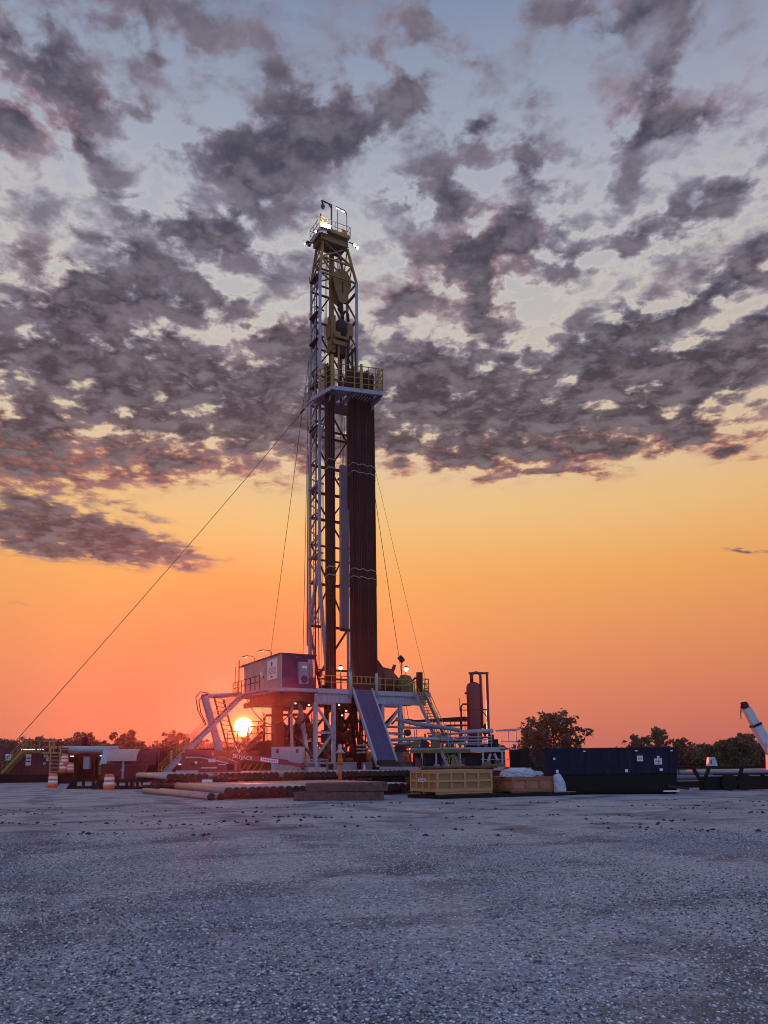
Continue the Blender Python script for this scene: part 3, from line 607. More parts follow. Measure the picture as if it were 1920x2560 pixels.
# doghouse (driller's cabin) ----------------------------
dh = thing('driller_cabin', 'grey sided metal cabin with a purple end wall on the left of the drill floor', 'cabin', (1.5, 4.5, 7.3), RIG)
DL = 8.9; RZ = 10.35
part('support_skid', MB().box(-0.3, 3.3, -0.12, DL + .1, 7.35, 7.62), 'lilac', dh)
part('under_frame', MB().box(0.4, 3.3, 0.6, DL - .5, 6.6, 7.34).box(0.0, 0.35, 1.5, DL, 6.5, 6.95).box(0.36, 0.4, 2, 6, 6.7, 7.0), 'red', dh)
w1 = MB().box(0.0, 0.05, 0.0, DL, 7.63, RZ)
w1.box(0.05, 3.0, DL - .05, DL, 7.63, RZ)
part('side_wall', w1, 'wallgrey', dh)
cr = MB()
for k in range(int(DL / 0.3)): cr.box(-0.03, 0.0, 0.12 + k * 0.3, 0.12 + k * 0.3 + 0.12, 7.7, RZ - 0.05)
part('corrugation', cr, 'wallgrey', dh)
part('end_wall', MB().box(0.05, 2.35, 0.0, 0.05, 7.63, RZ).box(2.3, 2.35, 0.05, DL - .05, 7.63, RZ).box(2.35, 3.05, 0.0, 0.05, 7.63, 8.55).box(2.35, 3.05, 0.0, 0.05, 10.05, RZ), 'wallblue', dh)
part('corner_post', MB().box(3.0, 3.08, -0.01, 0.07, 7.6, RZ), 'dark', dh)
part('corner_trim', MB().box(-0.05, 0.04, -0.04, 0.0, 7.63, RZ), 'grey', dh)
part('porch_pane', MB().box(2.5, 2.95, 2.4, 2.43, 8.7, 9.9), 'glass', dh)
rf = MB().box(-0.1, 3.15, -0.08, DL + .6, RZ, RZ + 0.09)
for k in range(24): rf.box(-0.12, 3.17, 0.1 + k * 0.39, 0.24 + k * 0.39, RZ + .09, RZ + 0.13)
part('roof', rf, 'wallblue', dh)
part('roof_strut', MB().tube((-0.3, DL + .5, 7.3), (-0.3, DL + .5, RZ + .6), 0.06, 6).tube((-0.3, DL + .5, RZ - .05), (0, DL + .2, RZ - .05), 0.05, 6), 'dark', dh)
dr = part('door', MB().box(-0.09, -0.03, 3.5, 4.9, 7.75, 9.85), 'wallgrey', dh)
part('handle', MB().box(-0.14, -0.09, 3.65, 3.75, 8.7, 8.9), 'dark', dr)
part('door_pane', MB().box(-0.11, -0.09, 4.0, 4.55, 8.9, 9.3), 'white', dr)
sg = part('notice_board', MB().box(-0.10, -0.05, 0.75, 2.85, 8.45, 10.1), 'white', dh)
tx = MB()
tx.lathe([(0.0, 0), (0.16, 0.0), (0.16, 0.012)], (0, 0, 0), 16)
tx.v = [(-0.105 - p[2], 1.85 + p[0], 9.75 + p[1]) for p in tx.v]
tx.box(-0.115, -0.101, 1.82, 1.88, 9.45, 9.95)
rl = random.Random(5)
for row, z in enumerate((9.38, 9.27, 9.16, 9.05, 8.94)):
    y = 0.95
    while y < 2.65:
        L = rl.uniform(.08, .22); tx.box(-0.112, -0.101, y, min(y + L, 2.68), z, z + 0.04); y += L + 0.05
tx.box(-0.112, -0.101, 0.85, 2.75, 8.86, 8.875)
tx.box(-0.112, -0.101, 1.6, 2.1, 8.6, 8.72)
part('notice_print', tx, 'ink', sg)
ac = part('air_conditioner', MB().box(1.42, 2.28, -0.32, -0.02, 7.95, 9.75), 'tray', dh)
fan = MB().lathe([(0.30, 0), (0.30, 0.02), (0.2, 0.03)], (0, 0, 0), 20); fan.v = [(1.9 + p[0], -0.33 - p[2], 8.35 + p[1]) for p in fan.v]
part('fan_grille', fan, 'wallblue', ac)
part('label_plate', MB().box(1.65, 2.1, -0.335, -0.322, 9.25, 9.45), 'white', ac)
for v in (2.6, 6.6):
    lp = part('gooseneck_lamp', MB().path([(0.1, v - .35, RZ - .4), (0.02, v - .35, RZ + 0.45), (-0.1, v - .2, RZ + 0.6), (-0.45, v + .55, RZ + 0.72)], 0.035, 6).beam((-0.35, v + .4, RZ + .70), (-0.62, v + .95, RZ + .66), .16, .1), 'dark', dh)
    part('lens', MB().beam((-0.38, v + .45, RZ + .625), (-0.55, v + .85, RZ + .60), .12, .03), 'lens_dim', lp)
rl_ = MB().rails([(-1.0, 2.2, 7.62), (-1.0, 8.9, 7.62)], 1.15, 1.1, 0.03, (1.0, .55)); part('side_rail', rl_, 'dark', dh)
part('side_walkway', MB().box(-1.05, -0.31, 2.0, 8.95, 7.52, 7.62), 'lilac', dh)
solo('drooping_cable', MB().path(hang((0.0, 8.2, 7.4), (2.0, 1.5, 6.4), 2.0, 20), 0.05, 8), 'red', 'dark cable drooping in a curve below the grey cabin', 'cable', (1, 5, 5), RIG)
fx = thing('small_whip_mast', 'thin upright pole beside the far corner of the cabin', 'pole', (-.5, 9.8, 7.6), RIG)
part('pole', MB().tube((-.5, 9.8, 7.6), (-.5, 9.8, 10.4), 0.03, 6), 'dark', fx)

# machinery on the floor --------------------------------
dw = thing('floor_winch', 'dark red winch housing with a curved duct behind the racked pipe', 'winch', (10.4, 3.0, ZF), RIG2)
part('housing', MB().prism([(9.2, ZF), (12.6, ZF), (12.6, ZF + .8), (12.2, ZF + 1.5), (11.4, ZF + 2.3), (10.0, ZF + 2.5), (9.2, ZF + 2.1)], 'y', 2.4, 4.6), 'red', dw)
part('duct', MB().path([(9.3, 2.6, ZF + 3.3), (10.0, 2.6, ZF + 2.9), (10.5, 2.6, ZF + 2.3), (10.6, 2.6, ZF + 1.5)], 0.22, 10), 'dark', dw)
part('exhaust_stub', MB().tube((11.6, 2.6, ZF + 1.9), (11.9, 2.6, ZF + 2.7), 0.16, 10), 'red', dw)
for k, x in enumerate((9.6, 10.6, 11.5)):
    part('cover_panel', MB().box(x, x + 0.7, 2.3, 2.39, ZF + .4, ZF + 1.5), ('olive', 'red', 'red')[k], dw)
part('brake_drum', MB().tube((12.0, 2.2, ZF + .8), (12.0, 2.4, ZF + .8), 0.5, 16), 'dark', dw)
cs = thing('yellow_floor_tool', 'yellow pipe wrenching machine on the right half of the drill floor', 'machine', (11.9, 0.8, ZF), RIG2)
part('body', MB().prism([(11.5, ZF), (12.6, ZF), (12.6, ZF + .9), (12.3, ZF + 1.5), (11.7, ZF + 1.6), (11.5, ZF + 1.1)], 'y', .5, 1.3), 'olive', cs)
part('ram', MB().tube((11.4, .45, ZF + .5), (12.5, .45, ZF + .9), 0.1, 8), 'rail', cs)
part('arm', MB().beam((11.2, .8, ZF + .4), (11.6, .8, ZF + 1.3), .2), 'olive', cs)
hp = thing('tall_manifold_box', 'tall dark red box with a bent hose by the head of the right stairs', 'manifold', (13.4, 0.6, ZF), RIG2)
part('box', MB().box(13.15, 13.6, .5, .9, ZF, ZF + 1.9), 'red', hp)
part('hose', MB().path([(13.2, .7, ZF + 1.3), (12.9, .7, ZF + 1.35), (12.6, .7, ZF + 1.1), (12.5, .7, ZF + .6), (12.5, .7, ZF + .1)], 0.1, 8).path([(12.9, .7, ZF + .9), (12.5, .6, ZF + 1.0), (12.3, .6, ZF + .6), (12.3, .6, ZF + .1)], 0.06, 8), 'red', hp)
cn = thing('floor_console', 'small dark control cabinet on the floor in front of the mast foot', 'cabinet', (4.7, 1.2, ZF), RIG2)
part('cabinet', MB().box(4.3, 5.1, 1.0, 1.6, ZF, ZF + 1.3), 'olive', cn); part('screen', MB().box(4.4, 5.0, .97, 1.0, ZF + .8, ZF + 1.2), 'dark', cn)
tg = thing('hanging_tongs', 'dark red pipe tongs leaning beside the left mast foot', 'tongs', (3.7, 1.4, ZF), RIG2)
part('handle', MB().beam((3.4, 1.4, ZF + 1.6), (4.0, 1.4, ZF + .2), .12), 'red', tg)
part('jaw', MB().lathe([(.12, -.15), (.3, -.1), (.3, .1), (.12, .15)], (4.0, 1.4, ZF + .3), 12), 'red', tg)
part('jaw', MB().lathe([(.1, -.2), (.22, -.1), (.22, .2), (.1, .3)], (3.75, 1.3, ZF + 1.3), 12), 'red', tg)

# ------------------------------------------------------------------ mast
ma = thing('drilling_mast', 'tall lattice mast, pale legs below and yellow crown section above, rising from the drill floor', 'mast', (6.4, 4.0, ZF), RIG2)
X0, X1, Y0, Y1 = 4.45, 8.35, 3.0, 5.0
ZA, ZB, ZT = 18.0, 47.6, 50.9       # bend of the front legs, foot and top of the crown section
CX0, CX1, CY0, CY1 = 4.75, 7.35, 3.0, 4.5
part('leg', MB().beam((X0, Y0, ZA), (X0, Y0, ZB), .22).beam((X0, Y0, ZA), (5.35, Y0, ZF), .26), 'lilac', ma)
part('leg', MB().beam((X1, Y0, ZA), (X1, Y0, ZB), .22).beam((X1, Y0, ZA), (7.5, Y0, ZF), .28), 'lilac', ma)
part('leg', MB().beam((X0, Y1, ZF), (X0, Y1, ZB), .20), 'lilac', ma)
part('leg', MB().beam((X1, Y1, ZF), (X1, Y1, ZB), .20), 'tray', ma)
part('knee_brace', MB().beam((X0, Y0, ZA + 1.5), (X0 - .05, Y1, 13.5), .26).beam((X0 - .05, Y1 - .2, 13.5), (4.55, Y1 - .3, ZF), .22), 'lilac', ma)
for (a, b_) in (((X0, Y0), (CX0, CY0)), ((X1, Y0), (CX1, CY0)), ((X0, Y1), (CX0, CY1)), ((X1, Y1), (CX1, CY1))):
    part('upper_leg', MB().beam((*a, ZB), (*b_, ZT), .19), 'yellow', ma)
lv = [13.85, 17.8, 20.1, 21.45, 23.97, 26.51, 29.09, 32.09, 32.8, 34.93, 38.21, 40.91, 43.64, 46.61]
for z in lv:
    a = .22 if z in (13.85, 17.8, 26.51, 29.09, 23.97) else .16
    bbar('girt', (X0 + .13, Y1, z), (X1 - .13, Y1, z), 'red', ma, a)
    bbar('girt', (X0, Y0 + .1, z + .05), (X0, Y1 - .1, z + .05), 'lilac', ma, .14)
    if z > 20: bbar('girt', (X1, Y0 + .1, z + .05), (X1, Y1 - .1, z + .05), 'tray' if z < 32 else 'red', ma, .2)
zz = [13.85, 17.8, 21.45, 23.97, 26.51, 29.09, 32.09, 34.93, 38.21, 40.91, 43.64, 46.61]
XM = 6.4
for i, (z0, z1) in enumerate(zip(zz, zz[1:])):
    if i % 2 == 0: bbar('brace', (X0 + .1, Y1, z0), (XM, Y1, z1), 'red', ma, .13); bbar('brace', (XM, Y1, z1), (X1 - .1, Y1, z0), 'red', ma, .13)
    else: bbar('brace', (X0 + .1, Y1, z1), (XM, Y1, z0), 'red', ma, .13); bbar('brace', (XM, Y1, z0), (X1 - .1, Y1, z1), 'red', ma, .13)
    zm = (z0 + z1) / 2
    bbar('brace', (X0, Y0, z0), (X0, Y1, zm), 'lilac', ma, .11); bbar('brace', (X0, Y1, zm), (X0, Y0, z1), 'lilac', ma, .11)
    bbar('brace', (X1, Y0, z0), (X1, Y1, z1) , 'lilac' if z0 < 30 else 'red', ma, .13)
for (p, q) in (((X0, Y1, 13.85), (5.5, Y1, ZF + .5)), ((5.5, Y1, 9.6), (X1, Y1, 13.85)), ((X1, Y1, 9.9), (5.2, Y1, 9.9)), ((5.2, Y1, 9.1), (X1, Y1, 9.1))):
    bbar('brace', p, q, 'red', ma, .17)
# crown section bracing
def lerp(a, b_, t): return tuple(x + (y - x) * t for x, y in zip(a, b_))
cor = [((X0, Y0, ZB), (CX0, CY0, ZT)), ((X1, Y0, ZB), (CX1, CY0, ZT)), ((X1, Y1, ZB), (CX1, CY1, ZT)), ((X0, Y1, ZB), (CX0, CY1, ZT))]
for i in range(4):
    A, B_ = cor[i], cor[(i + 1) % 4]
    for t0, t1 in ((0, .5), (.5, 1)):
        if i == 0 and t0 == 0: continue
        bbar('crown_brace', lerp(*A, t0), lerp(*B_, t1), 'yellow', ma, .1); bbar('crown_brace', lerp(*B_, t0), lerp(*A, t1), 'yellow', ma, .1)
    for t0 in (0, .5): bbar('crown_girt', lerp(*A, t0), lerp(*B_, t0), 'yellow', ma, .14)
bbar('crown_brace', lerp(*cor[0], .5), (6.0, Y0, ZB), 'yellow', ma, .12); bbar('crown_brace', lerp(*cor[1], .5), (6.8, Y0, ZB), 'yellow', ma, .12)
# ladder and service runs in the left side of the mast
ldr = MB()
for v in (4.2, 4.55): ldr.beam((X0 + .15, v, 8), (X0 + .15, v, 47.5), .05)
z = 8.2
while z < 47.4: ldr.beam((X0 + .15, 4.2, z), (X0 + .15, 4.55, z), .03); z += .33
part('ladder', ldr, 'tray', ma)
part('service_pipe', MB().tube((X0 - .05, 3.6, 8), (X0 - .05, 3.6, 47), .05, 6).tube((X0 + .1, 3.9, 20), (X0 + .1, 3.9, 47.4), .04, 6), 'dark', ma)
part('service_pipe', MB().tube((X0 - .28, Y1 - .1, 12), (X0 - .28, Y1 - .1, 30), .07, 8).tube((X0 + .9, Y1 + .1, 9), (X0 + .9, Y1 + .1, 30), .035, 6), 'tray', ma)
for z in (20.1, 26.6, 32.3, 36.6, 41.0, 43.7, 47.5):
    part('step_platform', MB().box(X0 - .25, X0 + .35, 3.3, 4.9, z - .12, z).beam((X0 - .3, 4.8, z), (X0 - .3, 4.8, z + .5), .05).beam((X0 + .5, 3.2, z + .1), (X0 - .35, 3.2, z + .35), .12), 'lilac' if z < 30 else 'dark', ma)
cab = MB()
for x in (5.1, 5.25, 5.4, 7.55, 7.75, 7.9, 8.1): cab.tube((x, 4.6, 10 if x < 6 else 22), (x * .5 + 3.0, 4.0, 50.5), .02, 5)
part('drilling_line', cab, 'cable', ma)
part('cable_tray', MB().box(7.2, 7.9, 4.0, 4.35, 13.7, 29.3).box(7.15, 7.2, 3.95, 4.4, 13.7, 29.3), 'tray', ma)
part('tray_bracket', MB().box(7.15, 8.2, 4.0, 4.3, 13.45, 13.7), 'red', ma); part('tray_bracket', MB().box(7.15, 8.2, 4.36, 4.5, 17.7, 17.9), 'red', ma)
part('stand_pipe', MB().tube((8.05, 3.3, ZF), (8.05, 3.3, 30), .08, 8).path([(8.05, 3.3, 30), (8.0, 3.2, 30.6), (7.8, 3.2, 30.9), (7.7, 3.2, 30.6)], .08, 8), 'lilac', ma)
part('guide_rail', MB().box(6.0, 6.4, 4.0, 4.3, 10, 51.0), 'yellow', ma)
part('winch_bracket', MB().beam((7.1, 4.6, 28.0), (7.6, 4.5, 28.4), .2).beam((7.3, 4.6, 28.1), (7.45, 4.5, 27.3), .14), 'red', ma)
for (p, a_) in (((8.05, 2.85, 23.9), 1), ((7.85, 2.85, 29.6), .8)):
    t_ = part('tube_light', MB().beam((p[0] + .12, p[1], p[2] - a_ / 2), (p[0] + .12, p[1], p[2] + a_ / 2), .1), 'yellow', ma)
    part('lens', MB().beam((p[0], p[1] - .05, p[2] - a_ / 2), (p[0], p[1] - .05, p[2] + a_ / 2), .11), 'lens_dim', t_)
t_ = part('tube_light', MB().beam((4.75, 4.4, 27.2), (4.75, 4.4, 28.2), .1), 'yellow', ma); part('lens', MB().beam((4.7, 4.3, 27.2), (4.7, 4.3, 28.2), .09), 'lens_dim', t_)
# crown platform
ZC = 51.75
X2, X3, V2, V3 = 4.15, 7.35, 2.35, 4.7
cw_ = part('crown_frame', MB().box(4.4, 7.3, 2.75, 2.95, ZC - .85, ZC - .1).box(4.4, 7.3, 4.3, 4.5, ZC - .85, ZC - .1).box(4.4, 4.62, 2.95, 4.3, ZC - .8, ZC - .1).box(7.08, 7.3, 2.95, 4.3, ZC - .8, ZC - .1).box(4.35, 7.35, 2.68, 2.745, ZC - .9, ZC - .8).box(5.3, 5.5, 2.95, 4.3, ZC - .7, ZC - .1).box(6.3, 6.5, 2.95, 4.3, ZC - .7, ZC - .1), 'yellow', ma)
part('crown_web', MB().prism([(5.0, ZC - .9), (7.2, ZC - .9), (6.8, ZC - 1.5), (5.5, ZC - 1.5)], 'y', 3.05, 3.2).box(4.8, 7.3, 2.96, 3.04, ZC - 1.15, ZC - 1.05), 'dark', ma)
part('crown_deck', MB().box(X2, X3, V2, V3, ZC - .09, ZC), 'yellow', ma)
part('toe_board', MB().box(X2, X3, V2 - .03, V2, ZC - .2, ZC + .15), 'yellow', ma)
part('side_skirt', MB().box(X2 - .04, X2, V2, V3, ZC - .6, ZC).box(X2, X2 + .7, V2 - .07, V2 - .031, ZC - .6, ZC - .21), 'tray', ma)
part('crown_sheave', MB().tube((5.3, 3.5, ZC + .35), (6.6, 3.5, ZC + .35), .55, 20), 'yellow', ma)
part('crown_sheave', MB().tube((6.75, 2.9, ZC + .5), (6.95, 2.9, ZC + .5), .42, 18).box(6.7, 7.0, 2.8, 3.05, ZC, ZC + .6), 'yellow', ma)
part('sheave_guard', MB().prism([(5.2, ZC), (6.6, ZC), (6.2, ZC + .6), (5.6, ZC + .6)], 'y', 2.8, 2.9), 'yellow', ma)
part('crown_rail', MB().rails([(X2, V3, ZC), (X2, V2, ZC), (X3, V2, ZC), (X3, V3, ZC), (X2, V3, ZC)], 1.05, .8, 0.02, (1.0, .5)), 'yellow', ma)
part('tool_rack', MB().box(4.7, 5.3, 2.5, 2.9, ZC, ZC + .75).box(4.4, 4.6, 2.5, 2.7, ZC, ZC + .9), 'yellow', ma)
part('davit', MB().beam((5.35, 2.4, ZC), (5.35, 2.4, ZC + 2.75), .12).beam((5.4, 2.4, ZC + 2.72), (4.3, 2.4, ZC + 2.8), .1).beam((5.35, 2.4, ZC + 2.3), (5.05, 2.4, ZC + 2.7), .08), 'dark', ma)
part('pulley', MB().lathe([(.05, .42), (.08, .25), (.2, .16), (.17, -.1), (.06, -.25)], (4.45, 2.4, ZC + 2.15), 12).tube((4.32, 2.4, ZC + 2.78), (4.45, 2.4, ZC + 2.45), .08, 8), 'dark', ma)
hp_ = part('light_hoop', MB().path([(6.0, 2.4, ZC), (6.0, 2.4, ZC + 2.5)], .035, 6).path([(5.8, 2.4, ZC + 2.75), (6.75, 2.4, ZC + 2.68), (6.95, 2.4, ZC + 2.5), (7.0, 2.4, ZC + 2.2), (7.0, 2.4, ZC)], .045, 6), 'dark', ma)
part('lens', MB().beam((5.85, 2.36, ZC + 2.58), (6.2, 2.36, ZC + 2.54), .09, .07).beam((6.35, 2.36, ZC + 2.52), (6.75, 2.36, ZC + 2.48), .09, .07), 'lens_dim', hp_)
part('aerial', MB().tube((4.2, 3.2, ZC), (4.2, 3.2, ZC + 1.7), .022, 6).tube((4.3, 2.6, ZC + .9), (4.3, 2.6, ZC + 1.5), .07, 8).tube((4.4, 2.5, ZC), (4.3, 2.6, ZC + 1.0), .03, 6), 'dark', ma)
def flood(p, dirv, m='lens_cool', s=.3):
    p, dv = Vector(p), Vector(dirv).normalized()
    f = part('floodlight', MB().beam(p, p + dv * .18, s * 1.15, s), 'dark', ma)
    part('lens', MB().beam(p + dv * .182, p + dv * .21, s, s * .85), m, f)
for k in range(3): flood((4.25 + k * .34, 2.2, ZC + .02 + k * .03), (-.1, -.9, -.35), 'lens', .34)
flood((4.1, 2.9, ZC - .25), (-.9, -.3, -.4), 'lens_cool', .2)
part('lamp_bracket', MB().beam((4.2, 3.9, ZC - .75), (3.5, 4.0, ZC - .8), .07).beam((7.3, 2.6, ZC - .35), (8.0, 2.5, ZC - .45), .07), 'dark', ma)
flood((3.45, 4.0, ZC - 1.0), (-.9, -.2, -.5), 'lens_dim', .2); flood((3.7, 3.9, ZC - 1.05), (.3, .8, -.5), 'lens_dim', .26); flood((3.65, 4.0, ZC - .7), (.1, .9, -.2), 'lens_dim', .24)
flood((7.8, 2.5, ZC - .5), (.1, -.75, -.65), 'lens_cool', .24); flood((8.1, 2.5, ZC - .68), (.2, -.75, -.65), 'lens_cool', .24)
pl = bpy.data.lights.new('crown_light', 'POINT'); pl.energy = 300; pl.color = (1, .93, .78); pl.shadow_soft_size = .2
po = bpy.data.objects.new('crown_light', pl); C.objects.link(po); po.location = RIG2 @ Vector((4.45, 1.9, ZC + .3))
# racking board (part of the mast)
ZM = 34.2
BA, BB, BC, BD = (3.9, -.66), (3.2, 2.5), (8.35, -1.85), (8.8, 1.7)
def quad(mb, pts, z0, z1): return mb.prism(pts, 'z', z0, z1)
rb = part('racking_board', quad(quad(quad(MB(), [BA, BB, (5.2, 2.9), (5.9, -1.17)], ZM - .08, ZM), [(5.9, -1.2), BC, (8.4, -1.2), (5.9, -.5)], ZM - .08, ZM), [(8.37, -1.8), BD, (8.5, 1.7), (8.1, -1.5)], ZM - .07, ZM + .01), 'lilac', ma)
def e3(p, z): return (p[0], p[1], z)
part('board_edge', MB().beam(e3(BB, ZM - .1), e3(BA, ZM - .1), .07, .36).beam(e3(BA, ZM - .1), e3(BC, ZM - .1), .07, .36).beam(e3(BC, ZM - .1), e3(BD, ZM - .1), .07, .36), 'grey', rb)
part('board_girder', MB().beam((4.3, -.3, ZM - .25), (4.0, 3.0, ZM - .25), .25).beam((5.9, -.8, ZM - .25), (5.9, 3.0, ZM - .25), .22).beam((8.4, -1.2, ZM - .25), (8.6, 3.0, ZM - .25), .25).box(4.9, 7.4, 1.5, 3.0, ZM - .5, ZM - .2), 'tray', rb)
part('knee_strut', MB().beam((4.2, 0.2, ZM - .4), (X0, Y0, 30.6), .14), 'lilac', rb); part('knee_strut', MB().beam((8.5, 0.2, ZM - .4), (X1, Y0, 30.4), .16), 'lilac', rb)
LV4 = (1.0, .75, .5, .25)
part('board_rail', MB().rails([e3(BB, ZM), e3(BA, ZM)], 2.2, .85, .028, LV4), 'rail', rb)
part('board_rail', MB().rails([e3(BA, ZM), (5.85, -1.18, ZM)], 2.2, .95, .028, LV4), 'rail', rb)
part('board_rail', MB().rails([(5.9, -1.2, ZM), e3(BC, ZM)], 2.2, .68, .028, LV4), 'rail', rb)
part('board_rail', MB().rails([e3(BC, ZM), e3(BD, ZM)], 2.2, .75, .028, LV4).beam(e3(BC, ZM), (8.58, -.1, ZM + 2.1), .05).beam((8.6, 0.0, ZM), (8.78, 1.6, ZM + 2.1), .05), 'rail', rb)
for q in ((3.85, 4.05, -.72, -.52, ZM, ZM + 3.0), (6.35, 6.58, -1.42, -1.28, ZM, ZM + 2.4), (7.9, 8.08, -1.82, -1.68, ZM, ZM + 2.1)): part('board_post', MB().box(*q), 'rail', rb)
part('board_locker', MB().box(4.2, 4.7, 1.4, 2.2, ZM, ZM + 1.7).box(4.9, 5.3, 2.2, 2.8, ZM, ZM + 1.9), 'tray', rb)
part('escape_cage', MB().rails([(3.1, 3.1, ZM - .1), (3.1, 2.4, ZM - .1)], 1.5, .7, .035, (1.0, .5, .05)), 'tray', rb)
fg = MB()
for k in range(9): fg.box(6.1 + k * .3, 6.16 + k * .3, -.45, 1.8, ZM - .05, ZM + .05)
part('racking_finger', fg, 'tray', rb)

# travelling block, top drive, hoses --------------------
tb = thing('travelling_block', 'large yellow teardrop pulley block hanging high in the mast', 'pulley block', (6.95, 3.6, 45.3), RIG2)
prof = [(0, 45.3), (.35, 45.5), (.75, 46.6), (.95, 47.4), (.9, 48.1), (.55, 48.75), (0, 48.95), (-.55, 48.75), (-.9, 48.1), (-.95, 47.4), (-.75, 46.6), (-.35, 45.5)]
part('front_plate', MB().prism([(7.0 + x, z) for x, z in prof], 'y', 3.35, 3.45), 'yellow', tb)
part('back_plate', MB().prism([(6.8 + x * 1.02, z) for x, z in prof], 'y', 3.95, 4.05), 'yellow', tb)
part('sheave_cluster', MB().tube((6.95, 3.47, 47.6), (6.95, 3.93, 47.6), .8, 22), 'dark', tb)
part('slot', MB().prism([(6.93, 46.4), (7.08, 46.4), (7.06, 47.6), (6.95, 47.6)], 'y', 3.33, 3.349), 'dark', tb)
part('hook', MB().path([(6.95, 3.7, 45.6), (6.95, 3.7, 44.9), (7.15, 3.7, 44.4), (7.1, 3.7, 43.9), (6.9, 3.7, 43.8)], [.25, .3, .16, .13, .08], 10), 'dark', tb)
fl = MB()
for k in range(4): fl.tube((6.5 + k * .25, 3.7, 48.3), (6.0 + k * .25, 3.6, 51.2), .02, 5)
part('fall_line', fl, 'cable', tb)
td = thing('top_drive', 'brown and yellow rotating drive unit hanging under the pulley block', 'drive unit', (6.9, 3.6, 40.0), RIG2)
part('motor', MB().lathe([(.4, 0), (.62, .1), (.62, 1.5), (.45, 1.8), (.2, 2.0)], (6.9, 3.5, 41.6), 18), 'dark', td)
part('carriage', MB().box(5.75, 6.25, 3.3, 4.1, 40.0, 43.8).box(5.6, 5.8, 3.4, 4.0, 41.5, 43.0), 'yellow', td)
part('frame_ring', MB().box(5.9, 7.6, 3.0, 3.2, 40.7, 41.15).box(6.0, 7.5, 2.96, 3.0, 41.4, 42.0).box(7.4, 8.0, 3.1, 3.8, 42.0, 43.3), 'yellow', td)
part('gearbox', MB().box(6.2, 7.7, 3.2, 4.0, 40.9, 41.7), 'dark', td)
part('goose_neck', MB().path([(7.1, 3.5, 43.4), (7.1, 3.5, 44.2), (7.3, 3.4, 44.6), (7.55, 3.3, 44.3), (7.6, 3.3, 43.6)], .14, 8), 'dark', td)
part('link_arm', MB().tube((6.5, 3.2, 40.8), (6.45, 3.0, 36.6), .12, 8), 'yellow', td)
part('link_arm', MB().tube((7.3, 3.2, 40.8), (7.2, 3.0, 36.6), .12, 8), 'yellow', td)
part('pipe_handler', MB().box(6.3, 7.4, 3.1, 3.9, 39.9, 40.7), 'red', td); part('elevator_clamp', MB().lathe([(.2, -.3), (.35, -.2), (.35, .4), (.2, .6)], (6.85, 3.2, 36.4), 12), 'red', td)
part('quill', MB().tube((6.9, 3.5, 41), (6.9, 3.5, 34.6), .1, 8), 'dark', td)
part('side_strut', MB().beam((7.4, 3.1, 40.2), (7.95, 3.1, 41.2), .14).beam((5.0, 3.2, 39.6), (6.2, 3.2, 40.7), .14), 'olive', td)
def wig(pts, amp, seed):
    r_ = random.Random(seed); out = []
    for p, q in zip(pts, pts[1:]):
        for t in (0, .25, .5, .75): out.append((p[0] + (q[0] - p[0]) * t + r_.uniform(-amp, amp), p[1] + (q[1] - p[1]) * t, p[2] + (q[2] - p[2]) * t))
    return out + [pts[-1]]
def uloop(x0, ya, zt0, zb, x1, yb, zt1):
    pts = [(x0, ya, zt0 + (zb + .5 - zt0) * k / 8) for k in range(9)]
    xm = (x0 + x1) / 2; r_ = (x1 - x0) / 2
    pts += [(xm - r_ * math.cos(t), (ya + yb) / 2, zb + .4 - .6 * math.sin(t)) for t in (R(25), R(60), R(90), R(120), R(155))]
    return pts + [(x1, yb, zb + .5 + (zt1 - zb - .5) * k / 8) for k in range(9)]
solo('rotary_hose', MB().path(uloop(7.2, 2.6, 41.2, 24.6, 7.65, 2.6, 40.4), .11, 8), 'black', 'thick black hose hanging in a long narrow loop inside the mast', 'hose', (7.4, 2.6, 24.3), RIG2)
solo('service_hose', MB().path([(7.9, 2.5, 40.6), (7.95, 2.4, 36), (8.0, 2.3, 30), (7.85, 2.2, 25), (7.9, 2.1, 22.4), (8.2, 2.1, 21.2), (8.5, 2.1, 20.4)], .1, 8), 'black', 'black hose running down beside the racked pipe and bending to the right', 'hose', (8, 2.3, 20.4), RIG2)
solo('cable_loop', MB().path(wig([(7.25, 2.4, 33.6), (7.2, 2.4, 30), (7.3, 2.4, 27.5)], .07, 4), .13, 8), 'black', 'lumpy black cable bundle dangling below the racking board', 'cable', (7.2, 2.4, 27), RIG2)

# racked drill pipe stands ------------------------------
def pipe_stand(name, L):
    mb = MB(); prof = []
    for k in range(3):
        z = k * L / 3
        prof += [(.083, z), (.083, z + .5), (.062, z + .6), (.062, z + L / 3 - .6), (.083, z + L / 3 - .5)]
    prof.append((.07, L)); return mb.lathe(prof, (0, 0, 0), 8)
st_me = build('drill_pipe_stand', pipe_stand('s', 29.4), 'pipe'); C.objects.unlink(st_me)
def stands(u0, u1, v0, v1, nu, nv, lean, lab, grp):
    for j in range(nv):
        for i in range(nu):
            o = st_me.copy(); C.objects.link(o)
            uu = u0 + (u1 - u0) * i / max(1, nu - 1); vv = v0 + (v1 - v0) * j / max(1, nv - 1)
            L = rnd.uniform(-.35, .12)
            o.location = RIG2 @ Vector((uu + rnd.uniform(-.012, .012), vv, ZF + .05))
            o.scale = (1, 1, (29.4 + L) / 29.4)
            o.rotation_euler = (-lean[1] / 29.4, lean[0] / 29.4, R(30))
            setlab(o, lab, 'drill pipe', grp)
stands(6.46, 8.72, 0.25, 0.82, 15, 4, (-.05, .15), 'dark stand of drill pipe racked upright in the big bundle right of the mast', 'drill pipe stands racked right of the mast')
